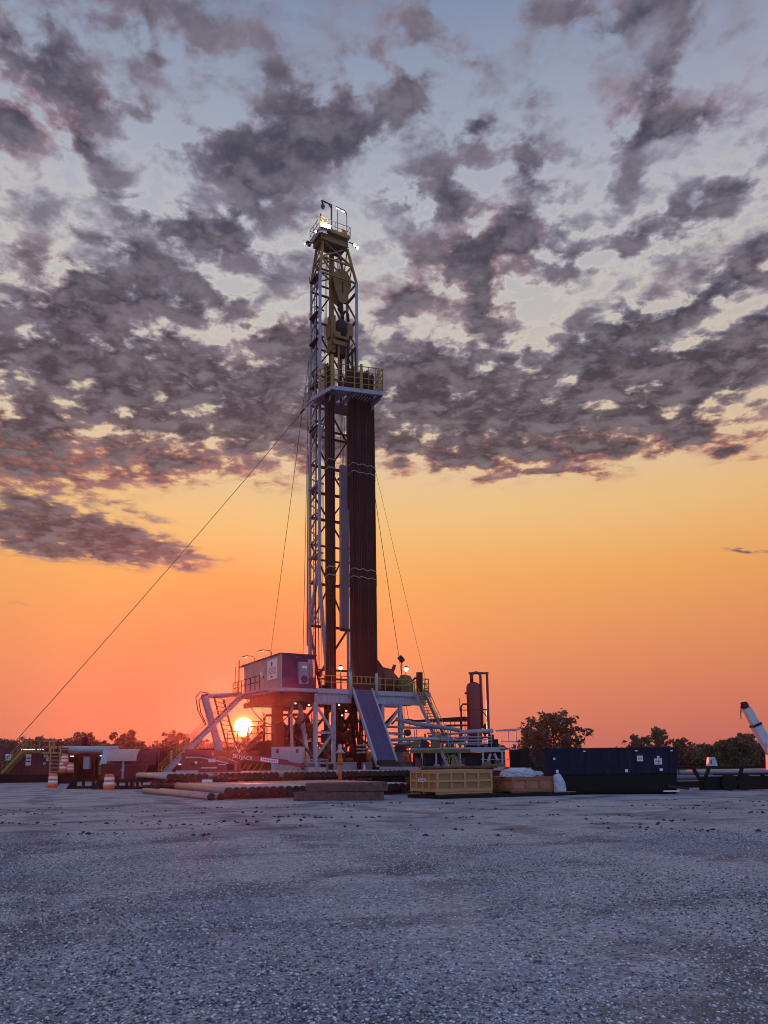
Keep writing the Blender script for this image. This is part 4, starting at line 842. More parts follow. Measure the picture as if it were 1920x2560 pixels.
stands(4.14, 4.74, 0.3, 0.85, 4, 4, (-.08, .2), 'dark stand of drill pipe racked upright in the narrow bundle left of the mast opening', 'drill pipe stands racked in the narrow left bundle')
def tie(name, z, u0, u1, lab, s):
    r_ = random.Random(s); n = 14
    pts = [(u0 + (u1 - u0) * k / n, .14 + r_.uniform(-.01, .0), z + .06 * math.sin(k * 1.3) + r_.uniform(-.04, .04)) for k in range(n + 1)]
    solo(name, MB().path([(u0 - .05, .9, z - .1)] + pts + [(u1 + .05, .9, z + .1)], .028, 5), 'rope', lab, 'rope', (u0, .1, z), RIG2)
for z, nm in ((27.95, 'upper rope of the upper pair'), (27.2, 'lower rope of the upper pair'), (18.3, 'upper rope of the lower pair'), (17.6, 'lower rope of the lower pair')):
    tie('tie_rope', z, 6.33, 8.72, 'pale rope tied round the big pipe bundle, ' + nm, int(z * 10))
    tie('tie_rope', z - .1, 4.0, 4.75, 'pale rope tied round the narrow pipe bundle, ' + nm, int(z * 10) + 1)

# guy wires ---------------------------------------------
def W(u, v, z): return RIG2 @ Vector((u, v, z))
def guy(p, q, r, lab, clamp=None):
    p, q = Vector(p), Vector(q); base = q
    t = thing('guy_wire', lab, 'guy wire', tuple(q)); n = 10
    part('wire', MB().path([p.lerp(q, k / n) - Vector((0, 0, .35 * 4 * (k / n) * (1 - k / n))) for k in range(n + 1)], r, 5), 'cable', t)
    if clamp: c = p.lerp(q, clamp); d_ = (q - p).normalized(); part('clamp', MB().beam(c - d_ * .3, c + d_ * .35, .14), 'dark', t)
guy(W(3.4, 2.9, 34.1), (-26.31, 48.89, 0.0), .024, 'long thin wire slanting from the racking board far down to the left edge', .03)
guy(W(4.3, 5.0, 40.0), (-12.36, 72.5, 0.49), .024, 'thin wire dropping steeply behind the grey cabin', .0)
guy(W(4.2, 4.9, 39.6), (-7.22, 66.0, 3.0), .026, 'thin wire dropping almost straight down to the purple end of the cabin', .0)
guy(W(8.9, 2.8, 34.0), (2.97, 74.0, 1.0), .028, 'thin wire running down to the floodlight pole right of the racked pipe', .0)
guy(W(8.9, 2.9, 34.0), (6.3, 78.0, 1.0), .016, 'faintest wire, slanting down furthest right of the racked pipe', .0)

# ================================================================== YARD IN FRONT OF THE RIG
def dirv(a): return Vector((math.cos(R(a)), math.sin(R(a)), 0))
def casing(L, r=.17):
    return MB().path([(0, 0, r), (0, L, r)], r, 14)
def pipe_row(n, start, ang, L, z, lab, grp, first_z=None, jit=.1, pitch=.352, skip=()):
    """n casing pipes side by side; near ends on a line from start along ang, pipes run away along ang+90"""
    u = dirv(ang)
    me = build('casing_pipe', casing(L - .3), 'casing'); C.objects.unlink(me)
    cp = build('end_cap', MB().path([(0, -.14, .17), (0, .03, .17)], .182, 14), 'cap'); C.objects.unlink(cp)
    for i in range(n):
        if i in skip: continue
        o = me.copy(); C.objects.link(o)
        p = Vector(start) + u * (i * pitch)
        p.z = z if first_z is None or i > 1 else first_z
        vd = dirv(ang + 90)
        p += vd * rnd.uniform(-jit, jit); o.location = p; o.rotation_euler = (0, 0, R(ang))
        setlab(o, lab, 'pipe', grp)
        c = cp.copy(); C.objects.link(c); c.parent = o
pipe_row(48, (-12.9, 46.0, 0), 27, 11.5, .68, 'capped casing pipe lying in the long raised back row', 'casing pipes on the back rack', jit=.12, pitch=.352, skip=(7, 20, 31))
pipe_row(28, (-7.0, 34.4, 0), 27, 11.0, .20, 'capped casing pipe lying on the ground in the front row', 'casing pipes in the front row', jit=.10)
lo = solo('casing_pipe', MB().path([(0, 0, .15), (0, 10.5, .15)], .15, 12), 'casing', 'pale pipe at the left end of the front row, lying lowest', 'pipe', (-7.75, 34.3, 0), None, 33, local=True)
part('end_cap', MB().path([(0, -.14, .15), (0, .03, .15)], .16, 12), 'cap', lo)
lo = solo('casing_pipe', MB().path([(0, 0, .14), (0, 10.0, .14)], .14, 12), 'casing', 'second pipe from the left in the front row, slightly thinner', 'pipe', (-7.35, 34.45, 0), None, 31, local=True)
part('end_cap', MB().path([(0, -.14, .14), (0, .03, .14)], .15, 12), 'cap', lo)
for (st, L, z0, z1, lab) in (((-13.4, 47.6, 0), 18.5, .1, .66, 'dark low rack beam under the near ends of the back pipe row'), ((-17.0, 53.8, 0), 18.5, .1, .66, 'dark low rack beam under the far ends of the back pipe row')):
    t = thing('pipe_rack', lab, 'pipe rack', st, None, 27, local=True)
    part('top_beam', MB().box(0, L, -.1, .1, z1 - .16, z1), 'dark', t)
    part('bottom_beam', MB().box(0, L, -.1, .1, .02, .16), 'dark', t)
    for k in range(10): part('upright', MB().beam((k * L / 9, 0, .16), (k * L / 9, 0, z1 - .16), .12), 'dark', t)
for (st, ang, lab) in (((-7.9, 35.4, 0), 27, 'near timber bearer under the front pipe row'), ((-12.0, 43.0, 0), 27, 'far timber bearer under the front pipe row')):
    solo('timber_bearer', MB().box(0, 10.6, -.12, .12, 0, .2), 'oldwood', lab, 'timber', st, None, ang, local=True)
# long dark tool joint lying between the rows
tl = thing('long_collar', 'long reddish steel drill collar with a pale label lying between the two pipe rows', 'drill collar', (-13.6, 44.6, 0), None, 20, local=True)
part('bar', MB().tube((0, 0, .36), (10.8, 0, .36), .16, 10), 'pipe', tl)
part('clamp_block', MB().box(1.9, 4.3, -.28, .28, .12, .72), 'red', tl)
part('clamp_label', MB().box(2.9, 3.5, -.3, -.285, .5, .68), 'white', tl)
part('trestle', MB().box(.6, .9, -.3, .3, 0, .2).box(8, 8.3, -.3, .3, 0, .2), 'dark', tl)
# black steel skids at the left
def skid(lab, base, L, rz):
    t = thing('steel_skid', lab, 'skid', base, None, rz, local=True)
    part('runner', MB().box(-.4, L, -.08, .08, .02, .16).box(-.4, L, 1.4, 1.56, .02, .16), 'black', t)
    part('top_rail', MB().box(0, L, -.08, .08, .5, .6).box(0, L, 1.4, 1.56, .5, .6), 'black', t)
    for x in (0.1, L * .35, L * .68, L - .1): part('upright', MB().box(x - .08, x + .08, -.08, .08, .16, .5).box(x - .08, x + .08, 1.4, 1.56, .16, .5), 'black', t)
    part('end_shoe', MB().prism([(-.5, .02), (0.05, .02), (.05, .62), (-.1, .62)], 'y', -.12, .12), 'black', t)
skid('black open steel skid on the gravel between the two front barrels', (-20.9, 51.8, 0), 3.6, 2)
skid('black open steel skid on the gravel touching the right front barrel', (-18.6, 50.2, 0), 5.8, 3)
skid('short black steel skid lying left of the front pipe row', (-14.6, 49.0, 0), 2.6, 4)

# timber mats
t = thing('timber_mat', 'weathered timber mat, the lower and wider of the stacked pair', 'timber mat', (-1.95, 33.2, 0), None, -3, local=True)
def matmesh(L, w, h, seed):
    r_ = random.Random(seed); out = []
    n = 4
    for k in range(n):
        y0 = -w / 2 + w * k / n
        out.append(MB().box(-L / 2 + r_.uniform(-.05, .05), L / 2 + r_.uniform(-.05, .05), y0 + .008, y0 + w / n - .008, r_.uniform(0, .02), h + r_.uniform(-.015, .01)))
    return out
for k in matmesh(3.75, 1.2, .36, 1): part('timber', k, 'oldwood', t)
for x in (-1.5, -.3, .9): part('tie_bolt', MB().tube((x, -.62, .18), (x, .62, .18), .025, 8), 'dark', t)
t = thing('timber_mat', 'weathered timber mat lying on top of the other one, shifted right', 'timber mat', (-1.68, 33.4, .385), None, -2, local=True)
for k in matmesh(3.5, 1.2, .34, 2): part('timber', k, 'oldwood', t)
for x in (-1.2, .1, 1.4): part('tie_bolt', MB().tube((x, -.62, .17), (x, .62, .17), .025, 8), 'dark', t)

# crates
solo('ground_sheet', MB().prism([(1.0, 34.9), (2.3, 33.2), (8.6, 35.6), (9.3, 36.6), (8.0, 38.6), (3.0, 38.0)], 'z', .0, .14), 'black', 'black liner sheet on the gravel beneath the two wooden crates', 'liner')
def crate(name, lab, base, rz, LX, LY, H, ply, bat, nx_, ny_, pallet=.16, mid=True):
    t = thing(name, lab, 'crate', base, None, rz, local=True)
    part('panels', MB().box(.03, LX - .03, .03, LY - .03, pallet, H - .04), ply, t)
    b_ = MB(); hgt = (pallet + .0, pallet + .1, H - .1, H)
    def hb(z0, z1, o=0.0):
        b_.box(-.0 - o, LX + o, -.0 - o, .03, z0, z1); b_.box(-.0 - o, .03, .031, LY + o, z0, z1); b_.box(LX - .03, LX + o, .031, LY, z0, z1); b_.box(.031, LX - .031, LY - .03, LY + o, z0, z1)
    hb(hgt[0], hgt[1], .022); hb(hgt[2], hgt[3], .022)
    if mid: hb((pallet + H) / 2 - .05, (pallet + H) / 2 + .05, .02)
    for k in range(nx_ + 1):
        x = k * (LX - .09) / nx_; b_.box(x, x + .09, -.035, .031, pallet + .1, (pallet + H) / 2 - .05); b_.box(x, x + .09, -.035, .031, (pallet + H) / 2 + .05, H - .1)
    for k in range(1, ny_ + 1):
        y = k * (LY - .09) / ny_; b_.box(-.035, .031, y, y + .09, pallet + .1, (pallet + H) / 2 - .05); b_.box(-.035, .031, y, y + .09, (pallet + H) / 2 + .05, H - .1)
    part('battens', b_, bat, t)
    p_ = MB().box(-.03, LX + .03, -.03, LY + .03, pallet - .04, pallet - .002)
    for k in range(3):
        y = k * (LY - .12) / 2; p_.box(.0, LX, y, y + .1, .02, pallet - .041)
    part('pallet', p_, bat, t)
    part('lid', MB().box(-.04, LX + .04, -.04, LY + .04, H + .003, H + .045), bat, t)
    return t
t = crate('wooden_crate', 'large pale plywood crate with battens and a small white label', (2.25, 33.9, .14), 27, 2.95, 2.35, 1.03, 'crate', 'batten', 4, 4)
part('paper_label', MB().box(-.045, -.04, .85, 1.55, .56, .70), 'white', t)
b_ = MB()
for k in range(5): b_.box(-.049, -.0455, .9 + k * .12, .97 + k * .12, .6, .66)
part('label_print', b_, 'ink', t)
t = crate('wooden_crate', 'lower reddish plywood crate right of the pale one, white bags on its lid', (5.75, 35.0, .14), 22, 2.25, 1.9, .68, 'crate2', 'batten2', 3, 1, .12, False)
mk = MB()
for (y, z) in ((1.3, .42), (.95, .42), (1.2, .25)): mk.box(-.02, -.013, y, y + .22, z, z + .05)
part('stencil_mark', mk, 'ink', t)
solo('timber_sleepers', MB().box(0, 3.4, 0, .25, 0, 1.26).box(0, 3.4, 1.2, 1.45, 0, 1.26).box(-.1, 3.6, -.1, 1.5, 1.262, 1.36), 'oldwood', 'low dark timber trestle behind the pale crate', 'trestle', (2.0, 37.6, 0), None, 8, local=True)
def bagmesh(cx, cy, cz, rx, ry, rz_, seed, n=18):
    r_ = random.Random(seed); ph = [r_.uniform(0, 6) for _ in range(6)]
    vs = []; fs = []; m_ = n // 2
    for i in range(m_ + 1):
        th = math.pi * i / m_
        for k in range(n):
            f_ = 2 * math.pi * k / n
            w_ = 1 + .13 * math.sin(3 * f_ + ph[0] + 2 * th) + .10 * math.sin(5 * f_ + ph[1] - 3 * th) + .08 * math.sin(7 * th + ph[2] + 2 * f_) + r_.uniform(-.05, .05)
            vs.append((cx + rx * math.sin(th) ** .7 * math.cos(f_) * w_, cy + ry * math.sin(th) ** .7 * math.sin(f_) * w_, max(cz - rz_ * .9, cz + rz_ * math.cos(th) * w_)))
    for i in range(m_):
        for k in range(n): fs.append((i * n + k, (i + 1) * n + k, (i + 1) * n + (k + 1) % n, i * n + (k + 1) % n))
    return vs, fs
def bag(lab, lobes, base):
    mb = MB()
    for i, l in enumerate(lobes): mb.add(*bagmesh(*l, seed=i * 3 + int(base[0] * 10)), smooth=True)
    solo('plastic_bag', mb, 'bag', lab, 'bag', base, None, 0, local=True)
def drape(lab, base, L, W_, H, seed, sag=0.0, crease=.10, p=3.2):
    """crumpled sheet: a closed mound whose skin is folded by ridged noise"""
    from mathutils import noise as mn
    n, m_ = 64, 20; vs = []; fs = []
    for j in range(m_ + 1):
        t = j / m_
        for k in range(n):
            a_ = 2 * math.pi * k / n
            rr_ = (1 - t ** p) ** (1 / p) if t < 1 else 0.0
            q = Vector((math.cos(a_) * 1.6 + seed, math.sin(a_) * 1.6, t * 2.2))
            f_ = 1 + crease * (1 - 2 * abs(mn.noise(q * 2.1))) + crease * .7 * (1 - 2 * abs(mn.noise(q * 4.7)))- crease
            x = math.cos(a_) * L / 2 * rr_ * f_ * (1.12 - .12 * t) + sag * t * t; y = math.sin(a_) * W_ / 2 * rr_ * f_
            z_ = H * t * (1 + .16 * mn.noise(Vector((x * 3.2 + seed, y * 3.2, 0)))) if j else 0
            vs.append((x, y, max(0, z_)))
    for j in range(m_):
        for k in range(n): fs.append((j * n + k, j * n + (k + 1) % n, (j + 1) * n + (k + 1) % n, (j + 1) * n + k))
    fs.append(tuple(range(n))[::-1])
    solo('plastic_sheet', MB().add(vs, fs, True), 'bag', lab, 'plastic sheet', base, None, 0, local=True)
drape('big crumpled white plastic sheet heaped on the reddish crate', (6.15, 35.75, .87), 1.5, .8, .40, 3.0, 0, .15, 3.4)
bag('small crumpled white bag near the right end of the reddish crate lid', [(0, 0, .1, .22, .2, .12)], (7.25, 36.4, .87))
drape('white plastic sheet sagging down over the right end of the reddish crate', (8.1, 35.8, .12), .50, .5, .84, 9.0, -.14, .12, 3.2)
solo('red_hard_hat', MB().lathe([(.2, 0), (.19, .05), (.15, .12), (.08, .16), (.02, .17)], (0, 0, 0), 14).box(-.24, .1, -.1, .1, 0, .02), 'liftred', 'small rounded red cap behind the white sheet on the crate', 'cap', (5.75, 36.3, 1.16), None, 0, local=True)
solo('flattened_board', MB().box(-.4, .4, -.2, .2, 0, .03), 'crate', 'small pale board lying at the foot of the sagging white bag', 'board', (8.35, 35.7, .145), None, 10, local=True)

# dark blue skip
t = thing('waste_skip', 'long dark blue steel skip with white stickers on its side', 'skip', (8.0, 36.0, 0), None, -1, local=True)
L = 5.62; body = MB().prism([(-.62, 2.08), (L, 2.08), (L, .95), (-.28, .95)], 'y', 0, 2.3); part('body', body, 'navy', t)
low_ = MB().prism([(-.25, .945), (L - .0, .945), (L - .05, .16), (.05, .16)], 'y', .06, 2.24); part('lower_body', low_, 'black', t)
part('top_rim', MB().box(-.72, L + .08, -.05, 2.36, 2.082, 2.16), 'navy', t)
for k in range(8): part('side_rib', MB().box(-.2 + k * .78, -.14 + k * .78, -.02, -.001, .97, 2.07), 'navy', t)
part('skid_rail', MB().box(0, L, .2, .4, 0, .155).box(0, L, 1.9, 2.1, 0, .155).box(.3, L - .3, .0, .05, .1, .15), 'black', t)
for (x, z, w_, h_) in ((3.78, 1.52, .27, .26), (4.58, 1.36, .35, .28), (4.72, 1.66, .1, .1), (4.8, 1.06, .14, .12), (3.2, 1.02, .13, .14), (-.02, 1.02, .12, .14), (-.12, 1.62, .09, .1), (1.28, 1.98, .12, .05), (3.7, 1.98, .12, .05), (5.35, 1.97, .12, .05)):
    s_ = part('sticker', MB().box(x, x + w_, -.03, -.022, z, z + h_), 'white', t)
    if w_ > .25:
        q = MB()
        for i in range(3): q.box(x + .03, x + w_ - .03, -.036, -.031, z + .05 + i * .07, z + .075 + i * .07)
        if z < 1.5: q.box(x + w_ / 2 - .012, x + w_ / 2 + .012, -.037, -.031, z + .01, z + h_ - .01)
        part('print', q, 'ink', s_)
part('end_ladder', MB().box(5.66, 5.7, -.05, .0, .9, 2.05).box(5.66, 5.7, .4, .45, .9, 2.05), 'navy', t)
solo('white_plank', MB().box(0, .75, 0, .12, 0, .06), 'white', 'short white plank at the right foot of the blue skip', 'plank', (12.75, 35.4, .12), None, 0, local=True)
solo('red_strut', MB().beam((0, 0, .22), (1.1, .3, .08), .12), 'red', 'reddish bar lying by the right foot of the blue skip', 'bar', (13.1, 35.9, .15), None, 0, local=True)
solo('foil_scrap', MB().prism([(0, 0), (.9, 0), (.85, .2), (.5, .1), (.2, .16)], 'y', 0, .3), 'tray', 'pale scrap of sheeting on the ground right of the skip', 'sheet', (13.3, 35.3, 0), None, 0, local=True)

# low dark trailer frame at the right
t = thing('flat_trailer', 'low black flatbed trailer frame with slanting uprights at the right edge', 'trailer', (14.6, 38.6, 0), None, 3, local=True)
part('deck_beam', MB().box(-.6, 4.6, 0, .2, 1.12, 1.22).box(-.6, 4.6, 2.2, 2.4, 1.12, 1.22).box(1.9, 7.5, -.1, .1, .78, .86), 'black', t)
part('lower_beam', MB().box(1.2, 5.4, 0, .2, .05, .72).box(-.6, 1.2, 0, .2, .18, .5).box(5.0, 8, .3, .6, .1, .5), 'black', t)
for (a_, b_) in ((0.9, 1.35), (1.7, 1.3), (4.4, 4.75), (3.4, 3.1), (5.9, 6.1), (7.0, 7.0)): part('upright', MB().beam((a_, 0.05, 1.12 if a_ < 4 else .8), (b_, .05, .3), .14), 'black', t)
part('load_pipe', MB().tube((-.4, 1.2, .62), (8, 1.2, .70), .14, 8).tube((-.4, 1.5, .86), (8, 1.5, .92), .1, 8), 'tray', t)
for x in (2.6, 3.4, 6.6): part('wheel', MB().tube((x, -.2, .42), (x, .1, .42), .40, 18), 'black', t)
part('tail_light', MB().box(6.2, 6.4, -.12, -.1, .88, .96), 'orange', t)
t = thing('pipe_bundle', 'bundle of light tan pipes on a rack behind the black trailer', 'pipe bundle', (18.5, 46, 0), None, 2, local=True)
for k in range(6): part('pipe', MB().tube((0, k * .22, .86), (7, k * .22, .90), .1, 8), 'casing', t)
part('stand', MB().box(1, 1.2, -.1, 1.3, 0, .75).box(5, 5.2, -.1, 1.3, 0, .75), 'dark', t)
t = thing('white_hooded_cabinet', 'white slanted cabinet standing on the black trailer', 'cabinet', (17.0, 40.5, 1.23), None, -8, local=True)
part('shell', MB().prism([(0, 0), (.5, 0), (.38, .46), (.08, .44)], 'y', 0, .4), 'crane', t); part('dark_mark', MB().box(.14, .2, -.02, -.003, .1, .32), 'ink', t)
# crane with raised boom at the right edge
t = thing('boom_crane', 'white crane with a raised telescopic boom leaning left at the right edge', 'crane', (21.8, 44, 0), None, 0, local=True)
tip = Vector((-1.0, 0, 4.75)); mid = Vector((-.42, 0, 3.5)); root = Vector((.52, 0, 1.3)); ctr = Vector((0.2, 0, 2.2))
part('boom_base', MB().beam(mid, Vector((.9, 0, .85)), .50, .46), 'crane', t)
part('boom_section', MB().beam(Vector((-.88, 0, 4.48)), mid + (mid - tip) * .02, .42, .38), 'crane', t)
part('boom_collar', MB().beam(mid + Vector((-.03, 0, .06)), mid + Vector((.02, 0, -.06)), .56, .52), 'dark', t)
hd = part('boom_head', MB().tube((-1.0, -.16, 4.66), (-1.0, .16, 4.66), .19, 14).beam((-1.0, 0, 4.66), (-.8, 0, 4.3), .34, .3), 'red', t)
part('hook_line', MB().tube((-1.17, 0, 4.6), (-1.22, 0, 4.2), .035, 6).tube((-1.22, 0, 4.25), (-1.24, 0, 3.85), .025, 6), 'dark', hd)
part('pedestal', MB().prism([(.1, 0.5), (.75, .5), (.7, 1.9), (.2, 2.1)], 'y', -.35, .35), 'crane', t)
part('turret', MB().prism([(.4, 1.0), (2.2, 1.0), (2.0, 2.1), (.75, 2.4)], 'y', -.5, .5), 'crane', t)
part('lift_ram', MB().tube((.25, -.3, 1.0), (.05, -.3, 2.5), .11, 10), 'crane', t)
part('truck_bed', MB().box(-.6, 4.5, -1.1, 1.1, .62, .95), 'dark', t)
for x in (.4, 1.6, 3.4): part('wheel', MB().tube((x, -1.15, .5), (x, -.85, .5), .5, 18), 'black', t)
part('outrigger', MB().beam((-.3, -1.2, .8), (-.3, -1.2, .05), .12).box(-.5, -.1, -1.4, -1.0, 0, .06), 'grey', t)

# orange post in the pipe yard
t = thing('orange_marker_post', 'rusty orange pipe post with a pale cap standing between the pipe rows', 'post', (-2.72, 46.5, 0))
part('post', MB().tube((-2.72, 46.5, .02), (-2.72, 46.5, 2.15), .11, 10).tube((-2.72, 46.5, 1.45), (-2.72, 46.5, 1.85), .16, 10), 'rustpost', t)
part('cap', MB().lathe([(.3, 2.15), (.18, 2.32), (.1, 2.4), (.12, 2.62), (.05, 2.7)], (-2.72, 46.5, 0), 12), 'grey', t)
solo('small_grey_bollard', MB().lathe([(.13, 0), (.13, 1.0), (.08, 1.25), (.03, 1.45)], (0, 0, 0), 10), 'grey', 'small grey pointed bollard behind the back pipe row near the slide', 'bollard', (-1.5, 55.2, .05), None, 0, local=True)

# traffic barrels ---------------------------------------
def barrel(lab, loc, s=1.0, rz=0, tilt=0):
    t = thing('traffic_barrel', lab, 'traffic barrel', loc, None, rz, 'orange and white traffic barrels', local=True)
    t.scale = (s, s, s); t.rotation_euler = (0, R(tilt), R(rz))
    part('body', MB().lathe([(.31, .05), (.31, .28), (.30, .281), (.295, .5), (.285, .501), (.28, .7), (.27, .701), (.265, .86), (.24, .9), (.2, .94)], (0, 0, 0), 20), 'orange', t)
    for (z0, z1, r_) in ((.28, .46, .303), (.56, .74, .290)):
        part('white_band', MB().lathe([(r_ + .002, z0), (r_ - .006, z1)], (0, 0, 0), 20), 'band', t)
    part('base_ring', MB().lathe([(.34, 0), (.34, .04), (.31, .06)], (0, 0, 0), 20), 'orange', t)
barrel('orange and white barrel on the gravel, the left of the two front ones', (-24.0, 55.6, 0), 1.08, 0, 2)
barrel('orange and white barrel on the gravel in front of the black skid', (-17.55, 49.0, 0), 1.08, 40, 0)
t = thing('blue_crate_stand', 'dark stand carrying two barrels in front of the open shed', 'stand', (-26.2, 63, 0), None, 0, local=True)
part('top', MB().box(-.7, .8, -.4, .4, .95, 1.0), 'dark', t); part('legs', MB().box(-.68, -.6, -.35, .35, 0, .95).box(.7, .78, -.35, .35, 0, .95).box(-.6, .7, .2, .3, .1, .8), 'dark', t)
barrel('taller barrel pile on the dark stand, lower one', (-26.35, 63, 1.0), 1.05, 10)
barrel('orange and white barrel stacked on top of the barrel on the dark stand', (-26.3, 63.0, 1.62), .95, 50)
barrel('small orange and white barrel at the right on the dark stand', (-25.75, 62.9, 1.0), .85, 80)

# ================================================================== LEFT BACKGROUND
def louvers(x0, x1, y, z0, z1, n):
    m_ = MB()
    for k in range(n): m_.box(x0 + (x1 - x0) * k / n, x0 + (x1 - x0) * k / n + .08, y - .04, y, z0, z1)
    return m_
Y = 73
t = thing('crimson_tank_house', 'long crimson steel tank house at the far left with white notices', 'tank house', (-38, Y, 0), None, 0, local=True)
part('body', MB().box(-3, 7.6, 0, 3, .75, 3.15), 'crimson', t); part('roof_edge', MB().box(-3.1, 7.7, -.1, 3.1, 3.152, 3.25), 'crimson', t)
part('wall_rib', louvers(-3, 7.6, 0, .8, 3.1, 18), 'crimson', t)
part('skid_base', MB().box(-3, 7.8, -.1, 3, 0, .74), 'black', t)
for (x, z, w_, h_) in ((1.9, 2.1, .55, .6), (3.85, 1.6, .5, 1.05), (5.55, 2.35, .4, .25), (5.8, 2.0, .2, .5), (5.5, 1.7, .25, .15), (6.1, 1.68, .2, .15)):
    q = part('notice', MB().box(x, x + w_, -.06, -.045, z, z + h_), 'white', t)
    part('notice_print', MB().box(x + .06, x + w_ - .06, -.07, -.061, z + h_ * .3, z + h_ * .42).box(x + .06, x + w_ - .06, -.07, -.061, z + h_ * .6, z + h_ * .72), 'ink', q)
for x in (3.4, 4.1, 4.95): part('roof_lamp', MB().box(x, x + .6, -.16, -.101, 3.06, 3.14), 'lens_dim', t)
def ystair(name, lab, base, x0, z0, x1, z1, top):
    t = thing(name, lab, 'stairs', base, None, 0, local=True)
    for y in (0, .9): part('stringer', MB().beam((x0, y, z0), (x1, y, z1), .1, .25), 'rail', t)
    r_ = MB()
    for y in (0, .9):
        for l in (1.0, .5): r_.tube((x0, y, z0 + l), (x1, y, z1 + l), .035, 6)
        for k in range(5):
            a_ = k / 4; r_.tube((x0 + (x1 - x0) * a_, y, z0 + (z1 - z0) * a_), (x0 + (x1 - x0) * a_, y, z0 + (z1 - z0) * a_ + 1), .03, 6)
    part('handrail', r_, 'rail', t)
    d_ = MB()
    for k in range(10): a_ = (k + .5) / 10; d_.box(x0 + (x1 - x0) * a_ - .12, x0 + (x1 - x0) * a_ + .12, .05, .85, z0 + (z1 - z0) * a_ - .02, z0 + (z1 - z0) * a_ + .02)
    part('treads', d_, 'olive', t)
    if top: part('landing', MB().box(x1, x1 + top, 0, .9, z1 - .1, z1).rails([(x1, 0, z1), (x1 + top, 0, z1)], 1.0, .7, .03), 'rail', t)
ystair('yellow_stairs', 'yellow stairs climbing to the roof of the crimson tank house', (-36.6, 71.4, 0), 1.0, .9, 2.8, 2.9, 1.6)
ystair('yellow_stairs', 'short yellow stairs cut by the left edge of the picture', (-38.6, 70.8, 0), 0.6, .4, 2.3, 2.0, .7)
t = thing('caged_ladder', 'pale yellow upright ladder with a hooped cage on the crimson tank house', 'ladder', (-30.9, 71.6, 0), None, 0, local=True)
part('stiles', MB().box(-.4, -.3, 0, .08, .4, 3.4).box(.5, .6, 0, .08, .4, 3.4), 'batten', t)
rg = MB()
for k in range(8): rg.box(-.3, .5, .01, .07, .6 + k * .36, .67 + k * .36)
part('rungs', rg, 'batten', t)
part('cage', MB().rails([(-1.2, 0, 2.75), (.3, 0, 2.75), (.3, .9, 2.75), (-1.2, .9, 2.75), (-1.2, 0, 2.75)], 1.1, .75, .04, (1.0, .5, .02)).box(-1.2, .8, 0, .9, 2.68, 2.74).box(.3, 1.4, .1, .2, 3.0, 3.08), 'batten', t)
t = thing('open_lit_shed', 'dark open shed with small lights under a pale blue roof pipe', 'shed', (-31, Y + 1, 0), None, 0, local=True)
part('roof', MB().box(.3, 6.0, -.5, 3, 2.52, 2.62), 'dark', t); part('back_wall', MB().box(.3, 6.0, 2.6, 2.8, 0, 2.5), 'dark', t)
for x in (1.5, 3.0, 4.6): part('post', MB().box(x, x + .12, -.3, -.18, 0, 2.5), 'dark', t)
part('roof_pipe', MB().tube((-.6, -.4, 3.1), (5.4, -.4, 3.05), .32, 14), 'skyblue', t)
for x in (.9, 3.7, 5.1): part('strip_lamp', MB().box(x, x + .3, -.62, -.56, 2.4, 2.48), 'lens_dim', t)
part('work_bench', MB().box(3.3, 5.5, .2, 1.4, .6, 2.0), 'olive', t); part('cabinet', MB().box(2.0, 2.6, -.2, .4, 1.2, 2.4), 'grey', t)
solo('chimney_stack', MB().lathe([(.28, 0), (.28, .9), (.4, .92), (.4, 1.0)], (0, 0, 0), 12), 'wallblue', 'short dark chimney with a flared lip rising above the blue roof pipe', 'chimney', (-29.6, 75.5, 3.3), None, 0, local=True)
t = thing('round_roofed_tank', 'blue tank with a curved roof and a pale curved side panel', 'tank', (-26.6, Y - 2, 0), None, 0, local=True)
arc = [(1.6 - 1.6 * math.cos(a_), 1.9 + 1.15 * math.sin(a_)) for a_ in [math.pi * k / 12 for k in range(13)]]
part('body', MB().prism([(0, .1)] + arc + [(3.2, .1)], 'x', 1.4, 5.4), 'navy', t)
pn = [(p[0] - .05, p[1] + .03) for p in arc[:6]]
part('curved_panel', MB().prism(pn + [(p[0] + .04, p[1] - .02) for p in pn[::-1]], 'x', .9, 3.6), 'wallgrey', t)
part('end_frame', MB().prism([(-.02, 1.6), (.1, 1.6), (1.0, 2.95), (.9, 3.0)], 'x', .2, .8), 'skyblue', t)
for x in (3.9, 4.7): part('rib', MB().prism([(p[0] * 1.02 - .03, p[1] + .03) for p in arc[:7]] + [(p[0], p[1] - .01) for p in arc[:7][::-1]], 'x', x, x + .1), 'navy', t)
solo('long_red_bin', MB().prism([(0, .3), (3.7, .3), (4.3, 1.55), (0, 1.7)], 'y', 0, 1.8).box(-.05, 4.2, -.05, 0, 1.45, 1.55).box(0, 3.7, .1, 1.7, 0, .3), 'red', 'long dark red bin in front of the round roofed tank', 'bin', (-25.3, 68.5, 0), None, 0, local=True)
t = thing('blue_ribbed_container', 'dark blue ribbed container between the round roofed tank and the pale stairs', 'container', (-23.2, 72, 0), None, 0, local=True)
part('body', MB().box(0, 2.6, 0, 2.4, .3, 3.0), 'navy', t)
rb_ = MB()
for k in range(6): rb_.box(.2, 2.4, -.06, 0, .5 + k * .42, .72 + k * .42)
part('ribs', rb_, 'navy', t); part('door_bar', MB().tube((2.0, -.1, .4), (2.0, -.1, 2.9), .03, 6), 'grey', t)
t = thing('lean_to_shelter', 'dark open shelter on pale posts left of the long pale stairs', 'shelter', (-20.3, 70, 0), None, 0, local=True)
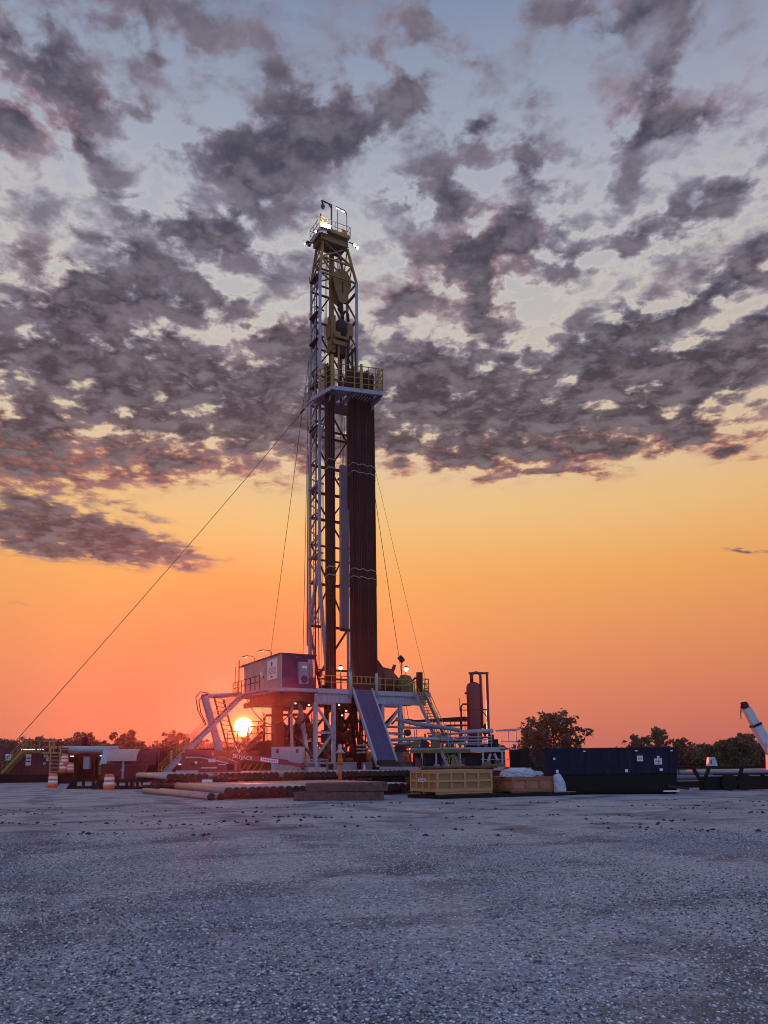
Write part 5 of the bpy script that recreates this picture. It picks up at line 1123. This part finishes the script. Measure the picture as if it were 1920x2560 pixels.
part('roof', MB().box(-.6, 4.2, 0, 3, 2.86, 2.95).box(-.6, 1.0, -.3, 0, 2.96, 3.02), 'dark', t); part('back_wall', MB().box(-.6, 4.2, 2.6, 2.7, 0, 2.85), 'red', t)
for x in (.7, 2.4, 4.0): part('post', MB().box(x, x + .16, 0, .16, 0, 2.85), 'grey', t)
for x in (1.5, 2.9): part('strip_lamp', MB().box(x, x + .65, -.1, -.04, 1.52, 1.62), 'lens_dim', t)
part('funnel', MB().lathe([(.45, 1.0), (.15, 1.35), (.1, 1.4)], (.4, -.2, -.4), 12), 'grey', t)
solo('white_hydrant', MB().lathe([(.1, 0), (.1, 1.0), (.06, 1.1), (.09, 1.3), (.03, 1.6)], (0, 0, .3), 10).tube((-.2, 0, 1.1), (.12, 0, 1.5), .04, 6), 'grey', 'small white standpipe in front of the blue ribbed container', 'standpipe', (-22.5, 66, 0), None, 0, local=True)

# red boom lift -----------------------------------------
t = thing('red_boom_lift', 'red aerial lift with its long lettered boom lying low behind the back pipe row', 'boom lift', (-13.9, 53.5, 0), None, 0, local=True)
part('engine_cover', MB().prism([(-.3, .95), (3.6, .95), (3.6, 1.6), (2.8, 1.95), (1.2, 2.3), (-.3, 2.35)], 'y', 0, 1.5), 'liftred', t)
part('chassis', MB().box(-.2, 4.6, .2, 1.9, .55, .94), 'dark', t)
part('hood_edge', MB().path([(0, -.05, 2.05), (1.0, -.05, 2.05), (2.0, -.05, 1.85), (3.0, -.05, 1.6)], .05, 6), 'white', t)
part('side_plate', MB().box(-.6, .9, -.2, -.05, .95, 1.15), 'grey', t)
for x in (.5, 3.9): w_ = part('wheel', MB().tube((x, -.05, .5), (x, .35, .5), .5, 20), 'black', t); part('rim', MB().tube((x, -.07, .5), (x, -.04, .5), .24, 14), 'white', w_)
for x in (.5, 3.9): part('wheel', MB().tube((x, 1.7, .5), (x, 2.1, .5), .5, 20), 'black', t)
for (x, z, w_, h_, m_) in ((1.6, 1.7, .5, .25, 'white'), (.65, 1.6, .18, .18, 'band'), (1.05, 1.68, .14, .08, 'rail'), (1.1, 1.28, 1.1, .07, 'band'), (2.3, 1.5, .5, .05, 'band'), (.4, 1.5, .25, .15, 'dark'), (2.9, 1.15, .5, .4, 'dark'), (.1, 1.0, .4, .12, 'band')):
    part('decal', MB().box(x, x + w_, -.07, -.055, z, z + h_), m_, t)
bm_ = part('boom', MB().beam((.0, -.15, 2.42), (3.2, -.3, 2.25), .34, .42).beam((2.9, -.35, 2.22), (7.2, -.5, 1.62), .3, .38).beam((7.0, -.5, 1.64), (8.6, -.55, 1.3), .22, .24), 'liftred', t)
an = math.atan2(.6, 4.3)
ln = text_mesh('lettering', 'SKYJACK', .36, 'white', bm_, (3.35, -.53, 2.0), (R(90), an, 0))
ln.rotation_euler = (R(90), an, R(-2))
text_mesh('lettering', 'SJ', .22, 'white', bm_, (1.9, -.49, 2.2), (R(90), R(3), R(-2)))
pt = Matrix.Rotation(an, 4, 'Y')
pb = MB().box(-.62, .62, -.01, .0, -.13, .13); pb.v = [tuple(pt @ Vector(p) + Vector((5.95, -.70, 1.79))) for p in pb.v]
bs = part('boom_sign', pb, 'white', bm_)
pp = MB()
for k in range(9): pp.box(-.5 + k * .115, -.42 + k * .115, -.016, -.011, -.05, .05)
pp.v = [tuple(pt @ Vector(p) + Vector((5.95, -.70, 1.79))) for p in pp.v]
part('sign_print', pp, 'inkred', bs)
part('basket', MB().rails([(8.4, -1.2, .7), (9.9, -1.2, .7), (9.9, 0, .7), (8.4, 0, .7), (8.4, -1.2, .7)], 1.1, .7, .03, (1.0, .5, .02)).box(8.4, 9.9, -1.2, 0, .66, .7), 'grey', t)
# yellow pipe barriers and stairs around the pump units
t = thing('yellow_slat_barrier', 'row of slanting yellow bars behind the back pipe row under the lift boom', 'barrier', (-11.6, 56, 0), None, 0, local=True)
for k in range(13):
    x = .2 + k * .42
    if k in (5, 6): continue
    part('bar', MB().beam((x, 0, .4), (x + .85, 0, 1.55), .06), 'rail', t)
part('sill', MB().box(0, 6.6, -.1, .1, .3, .4), 'red', t)
stair('pump_stairs', 'reddish stairs with yellow rails rising right to the pump platform', (-10.2, 64, 4.2), (-13.6, 64, .8), (0, 1.0, 0), 'red', 'rail', 16, frame=None)
t = thing('pump_unit', 'dark red pump unit with a railed platform standing behind the cabin legs', 'pump unit', (-9.8, 70, 0), None, 0, local=True)
part('base', MB().box(-3.8, 3.0, 0, 3, .4, 3.5), 'red', t)
part('platform', MB().box(-2.6, .8, -.6, 3, 3.5, 3.6).rails([(-2.6, -.6, 3.6), (.8, -.6, 3.6)], 1.3, .8, .04), 'red', t)
part('upper_rail', MB().rails([(-4.6, 0, 3.3), (-2.8, 0, 3.3)], 1.2, .9, .035).rails([(-2.4, 0, 4.2), (-1.2, 0, 4.2)], 1.2, .6, .035), 'red', t)
part('pulsation_bottle', MB().lathe([(.5, 3.6), (.55, 3.8), (.55, 4.8), (.3, 5.2), (.15, 5.4)], (.3, .8, 0), 16), 'red', t)
part('pump_block', MB().box(-.4, 1.8, 1, 2.4, 3.6, 5.1).box(.9, 1.8, .8, 1, 3.6, 4.6), 'red', t)
part('header_frame', MB().path([(-1.25, 0, 3.5), (-1.25, 0, 5.75), (-1.1, 0, 5.95), (2.2, 0, 6.0)], .13, 8).tube((.3, 0, 6.0), (.3, .4, 5.2), .12, 8).tube((-1.3, 0, 5.9), (-1.3, 0, 6.2), .06, 6), 'red', t)
part('valve_wheel', MB().tube((-1.3, -.3, 4.9), (-1.3, -.2, 4.9), .22, 12), 'red', t)
t = thing('pale_pump_skid', 'pale grey box with pipes and rails at the foot of the cabin legs', 'skid unit', (-7.6, 61.5, 0), None, 0, local=True)
part('box', MB().box(-1.6, .9, .6, 2.4, 1.0, 2.9), 'grey', t)
part('lugs', MB().box(-1.2, -1.0, .5, .6, 2.4, 2.7).box(.4, .6, .5, .6, 2.4, 2.7), 'red', t)
part('frame', MB().rails([(-.2, 0, .3), (3.0, 0, .3)], 1.3, .8, .05, (1.0, .6, .05)).tube((.4, .1, 1.0), (3.0, .1, 1.0), .16, 10), 'grey', t)
part('pipework', MB().path([(.2, -.1, .4), (.6, -.1, 1.0), (1.4, -.1, .9), (2.6, -.1, .7), (3.2, -.1, .3)], .09, 8).tube((1.0, .1, .3), (1.0, .1, 1.6), .18, 10), 'red', t)
part('bin', MB().box(2.4, 3.4, .4, 1.2, .1, 1.5), 'dark', t)
t = thing('low_pipe_tank', 'low reddish tank with stacked pale pipes on top behind the lift', 'tank', (-17.0, 74, 0), None, 0, local=True)
part('body', MB().box(0, 7.5, 0, 2.5, .3, 2.2), 'red', t)
for k in range(3): part('pipe', MB().tube((.3, k * .35, 2.4 + .05 * k), (7.4, k * .35, 2.45 + .05 * k), .14, 8), 'grey', t)
part('vent_pipe', MB().path([(2.9, .5, 2.2), (2.9, .5, 3.3), (3.0, .5, 3.5), (3.2, .5, 3.5)], .09, 8), 'white', t)
t = thing('flare_bend', 'pale bent outlet pipe above the lift boom below the sun', 'outlet pipe', (-12.0, 66, 0), None, 0, local=True)
part('pipe', MB().path([(-.9, 0, 3.1), (-.6, 0, 2.6), (-.2, 0, 2.0)], .06, 6).path([(.3, 0, 2.9), (-.4, 0, 2.85), (-.55, 0, 2.6), (-.3, 0, 1.9)], .11, 8), 'white', t)
part('stand', MB().box(-2.2, 2.0, .2, 1.5, .2, 1.9), 'red', t)

# ================================================================== RIGHT BACKGROUND
X = 64
t = thing('mud_tank', 'long mud tank unit on pale legs with pipe rails along its deck', 'mud tank', (2.1, X, 0), None, 0, local=True)
part('deck', MB().box(0, 7.9, 0, 2.6, 2.35, 2.75), 'grey', t)
part('deck_beam', MB().box(-.05, 5.0, -.06, 0, 2.3, 2.6), 'olive', t)
for x in (.9, 2.1, 4.1, 6.0): part('leg', MB().box(x, x + .14, 0, .14, .2, 2.35), 'grey', t)
for (a_, b_) in ((6.7, 6.0), (7.0, 8.0)): part('raking_leg', MB().beam((a_, 0, 2.2), (b_, 0, .2), .2), 'lilac', t)
part('leg', MB().box(7.6, 7.75, 0, .15, .2, 2.35).box(5.9, 8.3, .02, .1, 1.7, 1.76), 'lilac', t)
part('tank_body', MB().box(.2, 7.8, .6, 2.4, .1, 2.3), 'dark', t)
rl2 = MB()
for z in (3.1, 3.35, 3.6): rl2.tube((2.6, 0, z), (6.9, 0, z), .05, 6)
for x in (3.2, 4.6, 5.7, 6.8): rl2.tube((x, 0, 2.75), (x, 0, 4.1), .05, 6)
part('pipe_rail', rl2, 'grey', t)
part('flow_pipe', MB().tube((4.2, .2, 4.02), (7.0, .2, 4.12), .17, 12), 'grey', t)
part('flow_pipe', MB().path([(-1.2, .6, 5.2), (.6, .6, 4.75), (2.5, .5, 4.5), (4.3, .4, 4.15)], .17, 12), 'tray', t)
part('flow_pipe', MB().path([(-2.6, .9, 4.6), (.5, .9, 4.45), (3.5, .8, 4.4)], .1, 8).path([(-2, .3, 3.4), (1.5, .3, 3.5), (3.4, .3, 3.4)], .14, 8), 'grey', t)
part('agitator', MB().lathe([(.35, 2.75), (.35, 3.2), (.2, 3.3), (.2, 3.8)], (6.9, .5, 0), 12).box(6.7, 7.4, .2, .8, 2.76, 3.4), 'dark', t)
for k in range(3): part('shaker', MB().prism([(.1 + k * .8, 2.76), (.75 + k * .8, 2.76), (.8 + k * .8, 3.15), (.5 + k * .8, 3.4), (.15 + k * .8, 3.2)], 'y', -.1, 1.2), ('olive', 'red', 'olive')[k], t)
rk = random.Random(33)
for k in range(20):
    x = rk.uniform(-1.5, 5.0); z = rk.uniform(2.9, 4.3); y = rk.uniform(.4, 2.4)
    part('deck_pipe', MB().tube((x, y, z), (x + rk.uniform(.8, 2.6), y + rk.uniform(-.2, .2), z + rk.uniform(-.12, .12)), rk.uniform(.04, .11), 8), rk.choice(('grey', 'grey', 'tray', 'casing', 'red')), t)
for k in range(14):
    x = rk.uniform(-.8, 7.2); y = rk.uniform(.1, 2.2)
    part('deck_upright', MB().tube((x, y, 2.75), (x, y, rk.uniform(3.3, 4.6)), rk.uniform(.03, .08), 6), rk.choice(('grey', 'dark', 'red', 'olive')), t)
for k in range(9):
    x = rk.uniform(.2, 6.8); a_ = rk.uniform(.15, .4)
    part('valve_box', MB().box(x, x + a_, .3, .3 + a_, 2.76, 2.76 + a_ * rk.uniform(.8, 2.0)), rk.choice(('dark', 'grey', 'red', 'olive')), t)
for k in range(12):
    x = rk.uniform(.3, 7.2); a_ = rk.uniform(.12, .35)
    part('lower_machinery', MB().box(x, x + a_ * 1.6, -.2, .5, .1, rk.uniform(.5, 1.9)), rk.choice(('red', 'dark', 'crimson', 'dark', 'tray')), t)
part('shaker', MB().prism([(-1.4, 2.4), (-.3, 2.4), (-.3, 2.9), (-1.2, 3.0)], 'y', -.1, 1.2), 'red', t)
part('hand_wheel', MB().tube((-.2, -.2, 4.0), (-.2, -.1, 4.0), .3, 12), 'red', t)
part('machinery', MB().box(.4, 1.0, 0, .2, 1.0, 1.9).box(2.6, 3.3, .4, .59, .3, 1.6).box(4.3, 4.6, .4, .59, 1.0, 1.9), 'crimson', t)
part('end_platform', MB().box(7.5, 9.0, 0, 1.5, 2.5, 2.58).rails([(7.6, 0, 2.58), (8.9, 0, 2.58)], 1.5, .6, .035, (1.0, .4)).beam((7.2, 0, 4.1), (9.2, 0, 4.2), .14), 'lilac', t)
for k in range(3): part('service_line', MB().path([(-4.5, .5 + k * .2, 3.0 - k * .3), (-1, .5 + k * .2, 3.1 - k * .3), (2.2, .5 + k * .2, 3.05 - k * .25)], .07, 6), 'grey', t)
t = thing('long_canopy', 'thin dark canopy on slim posts behind the mud tank', 'canopy', (2.2, X + 4, 0), None, 0, local=True)
part('roof', MB().prism([(.2, 5.25), (2.4, 5.4), (5.0, 5.55), (6.0, 5.35), (6.0, 5.2), (.2, 5.15)], 'y', 0, 2), 'red', t)
for x in (.6, 3.6, 4.0, 4.5, 4.9, 5.8): part('post', MB().box(x, x + .08, 0, .08, 2.5, 5.2), 'red', t)
part('gutter_pipe', MB().path([(-1.6, -.1, 4.9), (-1.2, -.1, 5.3), (0, -.1, 5.3), (.5, -.1, 5.2)], .08, 8).path([(3.2, -.1, 4.75), (5.4, -.1, 4.75), (5.9, -.1, 5.0)], .09, 8), 'red', t)
t = thing('gas_separator', 'tall dark red gas separator vessel with a bent pipe inside an upright frame', 'separator vessel', (7.75, 66, 0), None, 0, local=True)
vb = [(.55, 3.0), (.62, 3.2), (.64, 4.2), (.64, 7.9), (.56, 8.2), (.3, 8.4), (.12, 8.45)]
part('vessel', MB().lathe(vb, (0, 0, 0), 24), 'vessel', t)
part('bent_pipe', MB().path([(-.12, -.1, 8.2), (-.12, -.1, 8.9)] + [(.25 - .37 * math.cos(a_), -.1, 8.95 + .30 * math.sin(a_)) for a_ in (R(20), R(50), R(90), R(130), R(160))] + [(.62, -.1, 8.9), (.66, -.1, 7.0), (.66, -.1, 4.4)], .125, 12), 'vessel', t)
part('frame_post', MB().beam((1.2, 0, .3), (1.2, 0, 9.1), .24), 'vessel', t)
part('frame_post', MB().beam((-.22, 0, 8.3), (-.22, 0, 9.1), .2), 'vessel', t)
part('frame_beam', MB().beam((-.4, 0, 9.2), (1.35, 0, 9.18), .18).beam((.64, 0, 6.0), (1.1, 0, 6.0), .12).beam((.7, 0, 5.9), (1.1, 0, 5.4), .08).beam((.6, 0, 3.6), (1.1, 0, 3.6), .14), 'vessel', t)
part('side_pipe', MB().path([(-.65, 0, 6.5), (-.95, 0, 6.5), (-1.12, 0, 6.3), (-1.12, 0, 3.6)], .08, 8).tube((-1.2, 0, 6.0), (-.65, 0, 5.98), .04, 6).tube((-1.22, 0, 5.9), (-1.22, 0, 7.0), .03, 6).tube((-.8, 0, 7.45), (-.6, 0, 7.45), .1, 8), 'vessel', t)
part('weld_band', MB().lathe([(.655, 5.95), (.655, 6.05)], (0, 0, 0), 24).lathe([(.655, 7.4), (.655, 7.45)], (0, 0, 0), 24), 'vessel', t)
part('valve_cluster', MB().tube((.9, -.2, 4.0), (.9, 0, 4.0), .2, 10).tube((.85, -.2, 4.5), (.85, 0, 4.5), .15, 10).box(.8, 1.0, -.1, .1, 3.6, 4.8), 'dark', t)
part('skid', MB().box(-1, 1.8, -.5, .8, 2.6, 3.0).box(-.8, -.6, -.4, .6, 0, 2.6).box(1.4, 1.6, -.4, .6, 0, 2.6), 'dark', t)
t = thing('yellow_wellhead_valve', 'dull yellow valve with spreading handles behind the pale crate', 'valve', (4.6, 52, 0), None, 0, local=True)
part('body', MB().lathe([(.25, 0), (.3, .6), (.2, .9), (.1, 1.0), (.1, 1.9)], (0, 0, 0), 12), 'olive', t)
part('handles', MB().beam((-.55, 0, 1.7), (0, 0, 2.0), .1).beam((.55, 0, 1.7), (0, 0, 2.0), .1), 'olive', t)
part('float', MB().lathe([(.15, .9), (.55, 1.1), (.6, 1.3), (.3, 1.45)], (.3, .4, 0), 12).lathe([(.1, .9), (.3, 1.0), (.3, 1.15), (.1, 1.25)], (-.6, .4, 0), 12), 'olive', t)
solo('small_yellow_bin', MB().prism([(0, .4), (1.3, .4), (1.45, 1.4), (-.1, 1.4)], 'y', 0, 1).box(.1, .5, .2, .6, 1.41, 1.6), 'olive', 'small dull yellow bin behind the white sheet on the crate', 'bin', (6.7, 52, 0), None, 0, local=True)
solo('black_container', MB().box(0, 1.7, 0, 2.4, .1, 2.6).box(-.02, 0.1, -.05, 0, .1, 2.6).box(.8, .9, -.05, 0, .1, 2.6), 'black', 'black steel container right of the mud tank, before the big tree', 'container', (10.7, 66, 0), None, 0, local=True)
t = thing('tall_yellow_bin', 'yellow hopper with dark machinery beside it, left of the blue skip', 'hopper', (11.3, 56, 0), None, 0, local=True)
part('hopper', MB().prism([(0, 2.0), (1.3, 2.0), (1.2, 1.6), (.9, .2), (.4, .2), (.3, 1.6)], 'y', 0, 1), 'olive', t); part('motor', MB().box(1.0, 2.2, .2, 1, .2, 1.5).tube((1.6, .5, 1.5), (1.6, .5, 2.3), .2, 10), 'dark', t)
t = thing('orange_loader_arm', 'dark machine with an orange brown arm just left of the blue skip', 'machine', (13.5, 58, 0), None, 0, local=True)
part('body', MB().box(0, 1.6, 0, 2, .4, 1.9), 'dark', t); part('arm', MB().beam((.6, -.1, .6), (.8, -.1, 1.8), .26), 'olive', t); part('cab', MB().box(-.9, .0, .2, 1.5, .9, 1.95), 'dark', t)

# ================================================================== TREES
def leafcloud(rs, centres, radii, per, size):
    cs = []; 
    for (c, r_) in zip(centres, radii):
        n = max(6, int(per * r_ ** 2)); u = rs.randn(n, 3); u /= np.linalg.norm(u, axis=1)[:, None]
        rad = r_ * rs.rand(n, 1) ** .45; cs.append(np.array(c)[None] + u * rad * np.array([1, 1, .8]))
    c = np.concatenate(cs); n = len(c)
    a = rs.randn(n, 3); a /= np.linalg.norm(a, axis=1)[:, None]; b = np.cross(a, rs.randn(n, 3)); b /= np.linalg.norm(b, axis=1)[:, None]
    s = size * (.5 + rs.rand(n, 1)); a = a * s; b = b * s * .6
    v = np.stack([c - a, c - b * .9, c + a, c + b], 1).reshape(-1, 3)
    return v, [(4 * i, 4 * i + 1, 4 * i + 2, 4 * i + 3) for i in range(n)]
def make_tree(name, lab, loc, h, w_, seed, leaf=0, lsize=.3, per=60, trunk=.35, open_=.5, shape=1.0, cat='tree', group=None):
    rs = np.random.RandomState(seed)
    t = thing(name, lab, cat, loc, None, rs.rand() * 20, group, local=True)
    mb = MB(); th = h * trunk
    mb.path([(0, 0, -.1), (.05 * h * (rs.rand() - .5), 0, th * .5), (0, 0, th), (.03 * h, 0, h * .75)], [h * .035, h * .026, h * .02, h * .006], 8)
    cen = []; rad = []
    nl = int(9 + 8 * shape)
    for i in range(nl):
        a_ = i * 2.4 + rs.rand() * .8; zz_ = th * .8 + (h * .93 - th * .8) * ((i + .5) / nl)
        f_ = (zz_ - th * .6) / (h - th * .6); R_ = w_ / 2 * (math.sin(math.pi * min(1, f_ * .85 + .12)) ** .6) * (.72 + .3 * rs.rand())
        e_ = Vector((math.cos(a_) * R_ * .8, math.sin(a_) * R_ * .8, min(zz_, h * .9)))
        s_ = Vector((0, 0, max(th * .6, zz_ - R_ * .7)))
        mb.path([s_, s_.lerp(e_, .5) + Vector((0, 0, .04 * h)), e_], [h * .012, h * .008, h * .004], 5)
        for q in range(3):
            p = s_.lerp(e_, .55 + .25 * q) + Vector(((rs.rand() - .5) * w_ * .16, (rs.rand() - .5) * w_ * .16, (rs.rand() - .3) * h * .09))
            cen.append(tuple(p)); rad.append(w_ * (.075 + .06 * rs.rand()) * (1.25 - open_ * .6))
    part('trunk', mb, 'bark', t)
    for k in range(3): cen.append(((rs.rand() - .5) * w_ * .25, (rs.rand() - .5) * w_ * .3, h * (.86 + .05 * k))); rad.append(w_ * .09)
    v, f_ = leafcloud(rs, cen, rad, per, lsize)
    me = bpy.data.meshes.new('crown'); me.from_pydata(v.tolist(), [], f_); me.materials.append(LEAF[leaf])
    o = bpy.data.objects.new('crown', me); C.objects.link(o); o.parent = t; BASE[o.name] = (0, 0, 0)
    return t
DEPTH = 130
# (x, y, height, width, seed, leaf, label)
make_tree('broad_tree', 'largest tree, broad open crown above the left end of the blue skip', (28.5, 130, -.1), 9.8, 13.5, 11, 1, .40, 26, .24, .9, 3.2)
make_tree('small_tree', 'small thin tree hugging the left side of the largest tree', (23.6, 126, -.1), 6.6, 4.8, 12, 1, .33, 60, .25, .7, 1.4)
TL = [
 (46.0, 140, 5.9, 6.5, 21, 2, 'rounded hazy tree above the middle of the blue skip'),
 (50.8, 142, 7.6, 5.0, 22, 2, 'taller spiky topped tree above the right part of the blue skip'),
 (54.0, 140, 5.6, 4.5, 23, 1, 'small open tree at the right end of the blue skip'),
 (70.5, 150, 6.6, 6.0, 24, 1, 'tree with two round heads right of the skip'),
 (75.5, 152, 5.0, 5.0, 25, 2, 'low rounded tree between the skip and the crane, right of the double headed one'),
 (84.5, 150, 6.0, 7.0, 26, 1, 'spreading thin topped tree just left of the crane boom'),
 (63.0, 152, 4.6, 3.6, 27, 1, 'small dark pointed tree just right of the skip'),
 (-79.0, 145, 6.0, 6.0, 31, 2, 'low grey green tree at the left edge above the yellow stairs'),
 (-73.5, 145, 6.3, 5.0, 32, 2, 'dark tree under the foot of the long thin wire'),
 (-64.5, 142, 7.8, 8.0, 33, 2, 'rounded bushy tree left of the caged ladder'),
 (-59.5, 145, 7.0, 6.0, 34, 2, 'flat topped tree right behind the caged ladder'),
 (-53.0, 136, 8.4, 5.2, 35, 1, 'upright lumpy tree just left of the chimney'),
 (-49.5, 140, 6.2, 4.0, 36, 1, 'low tree filling in just right of the chimney'),
 (-45.8, 136, 8.5, 6.5, 37, 1, 'big open tree above the round roofed tank'),
 (-41.0, 138, 5.4, 4.5, 38, 2, 'low bushy tree between the two big open trees'),
 (-37.2, 136, 8.5, 5.5, 39, 1, 'big open tree above the blue ribbed container, the left head'),
 (-33.8, 137, 7.2, 5.5, 40, 1, 'rounded tree beside the big one above the blue container'),
 (-27.8, 136, 6.0, 4.2, 41, 2, 'small pointed tree above the dark shelter'),
 (-23.5, 136, 7.2, 5.6, 42, 1, 'rounded tree behind the lower part of the long pale stairs'),
 (-20.0, 136, 5.6, 5.0, 43, 1, 'low tree under the middle of the long pale stairs'),
 (-15.2, 138, 6.6, 5.0, 44, 1, 'thin tree seen between the leaning leg frame and the stairs'),
 (20.0, 134, 4.4, 4.5, 45, 1, 'low bushy tree right of the gas separator'),
 (-10.5, 140, 5.4, 5.5, 46, 1, 'low tree directly under the sun, left part'),
 (-5.0, 142, 4.8, 5.0, 47, 1, 'low tree right of the sun behind the pump stairs'),
]
for (x, y, h_, w_, s_, lf, lab) in TL:
    make_tree('background_tree', lab, (x, y, -.1), h_ * (.88 if x < -20 else 1.0), w_ * 1.1, s_, lf, .34, 62, .26, .6, 1.3, 'tree', 'trees along the horizon')
make_tree('dark_shrub', 'large dark green shrub behind the trailer, left of the crane', (41.5, 92, -.1), 3.9, 6.5, 51, 0, .16, 420, .12, .1, 1.4, 'shrub')
# distant wood: one mass
rs = np.random.RandomState(77); cen = []; rad = []
for k in range(640):
    x = rs.uniform(-150, 170); cen.append((x, rs.uniform(165, 200), 1.2 + 1.8 * rs.rand())); rad.append(1.5 + 1.5 * rs.rand() + .5 * math.sin(x * .21))
v, f_ = leafcloud(rs, cen, rad, 26, .42)
me = bpy.data.meshes.new('distant_wood'); me.from_pydata(v.tolist(), [], f_); me.materials.append(LEAF[2])
o = bpy.data.objects.new('distant_wood', me); C.objects.link(o)
setlab(o, 'hazy far off wood forming a low continuous band on the horizon', 'wood', kind='stuff')
rs = np.random.RandomState(78); cen = []; rad = []
for k in range(110):
    x = rs.uniform(58, 100); cen.append((x, rs.uniform(150, 165), .8 + 1.6 * rs.rand())); rad.append(1.2 + rs.rand())
for k in range(60):
    x = rs.uniform(17, 40); cen.append((x, rs.uniform(126, 134), .6 + 1.0 * rs.rand())); rad.append(1.0 + .6 * rs.rand())
for k in range(620):
    x = rs.uniform(-88, -14); cen.append((x, rs.uniform(138, 150), .8 + (4.6 + .6 * math.sin(x * .4) if x < -52 else 3.7 + .5 * math.sin(x * .6)) * rs.rand())); rad.append(1.1 + .8 * rs.rand())
v, f_ = leafcloud(rs, cen, rad, 60, .3)
me = bpy.data.meshes.new('scrub_undergrowth'); me.from_pydata(v.tolist(), [], f_); me.materials.append(LEAF[2])
o = bpy.data.objects.new('scrub_undergrowth', me); C.objects.link(o)
setlab(o, 'tangled undergrowth filling the foot of the tree line', 'undergrowth', kind='stuff')
# ------------------------------------------------------------------ morning haze
if HAZE:
    hm = bpy.data.materials.new('morning_haze'); hm.use_nodes = True; hn = hm.node_tree; hn.nodes.clear()
    pv = hn.nodes.new('ShaderNodeVolumePrincipled'); pv.inputs['Color'].default_value = (.86, .80, .84, 1); pv.inputs['Density'].default_value = HAZE
    pv.inputs['Anisotropy'].default_value = .90
    ho = hn.nodes.new('ShaderNodeOutputMaterial'); hn.links.new(pv.outputs[0], ho.inputs['Volume'])
    M['haze'] = hm
    hb = build('haze', MB().box(-335, 335, -105, 335, -1.2, 60), 'haze'); setlab(hb, 'thin even morning haze over the whole yard', None, kind='stuff')
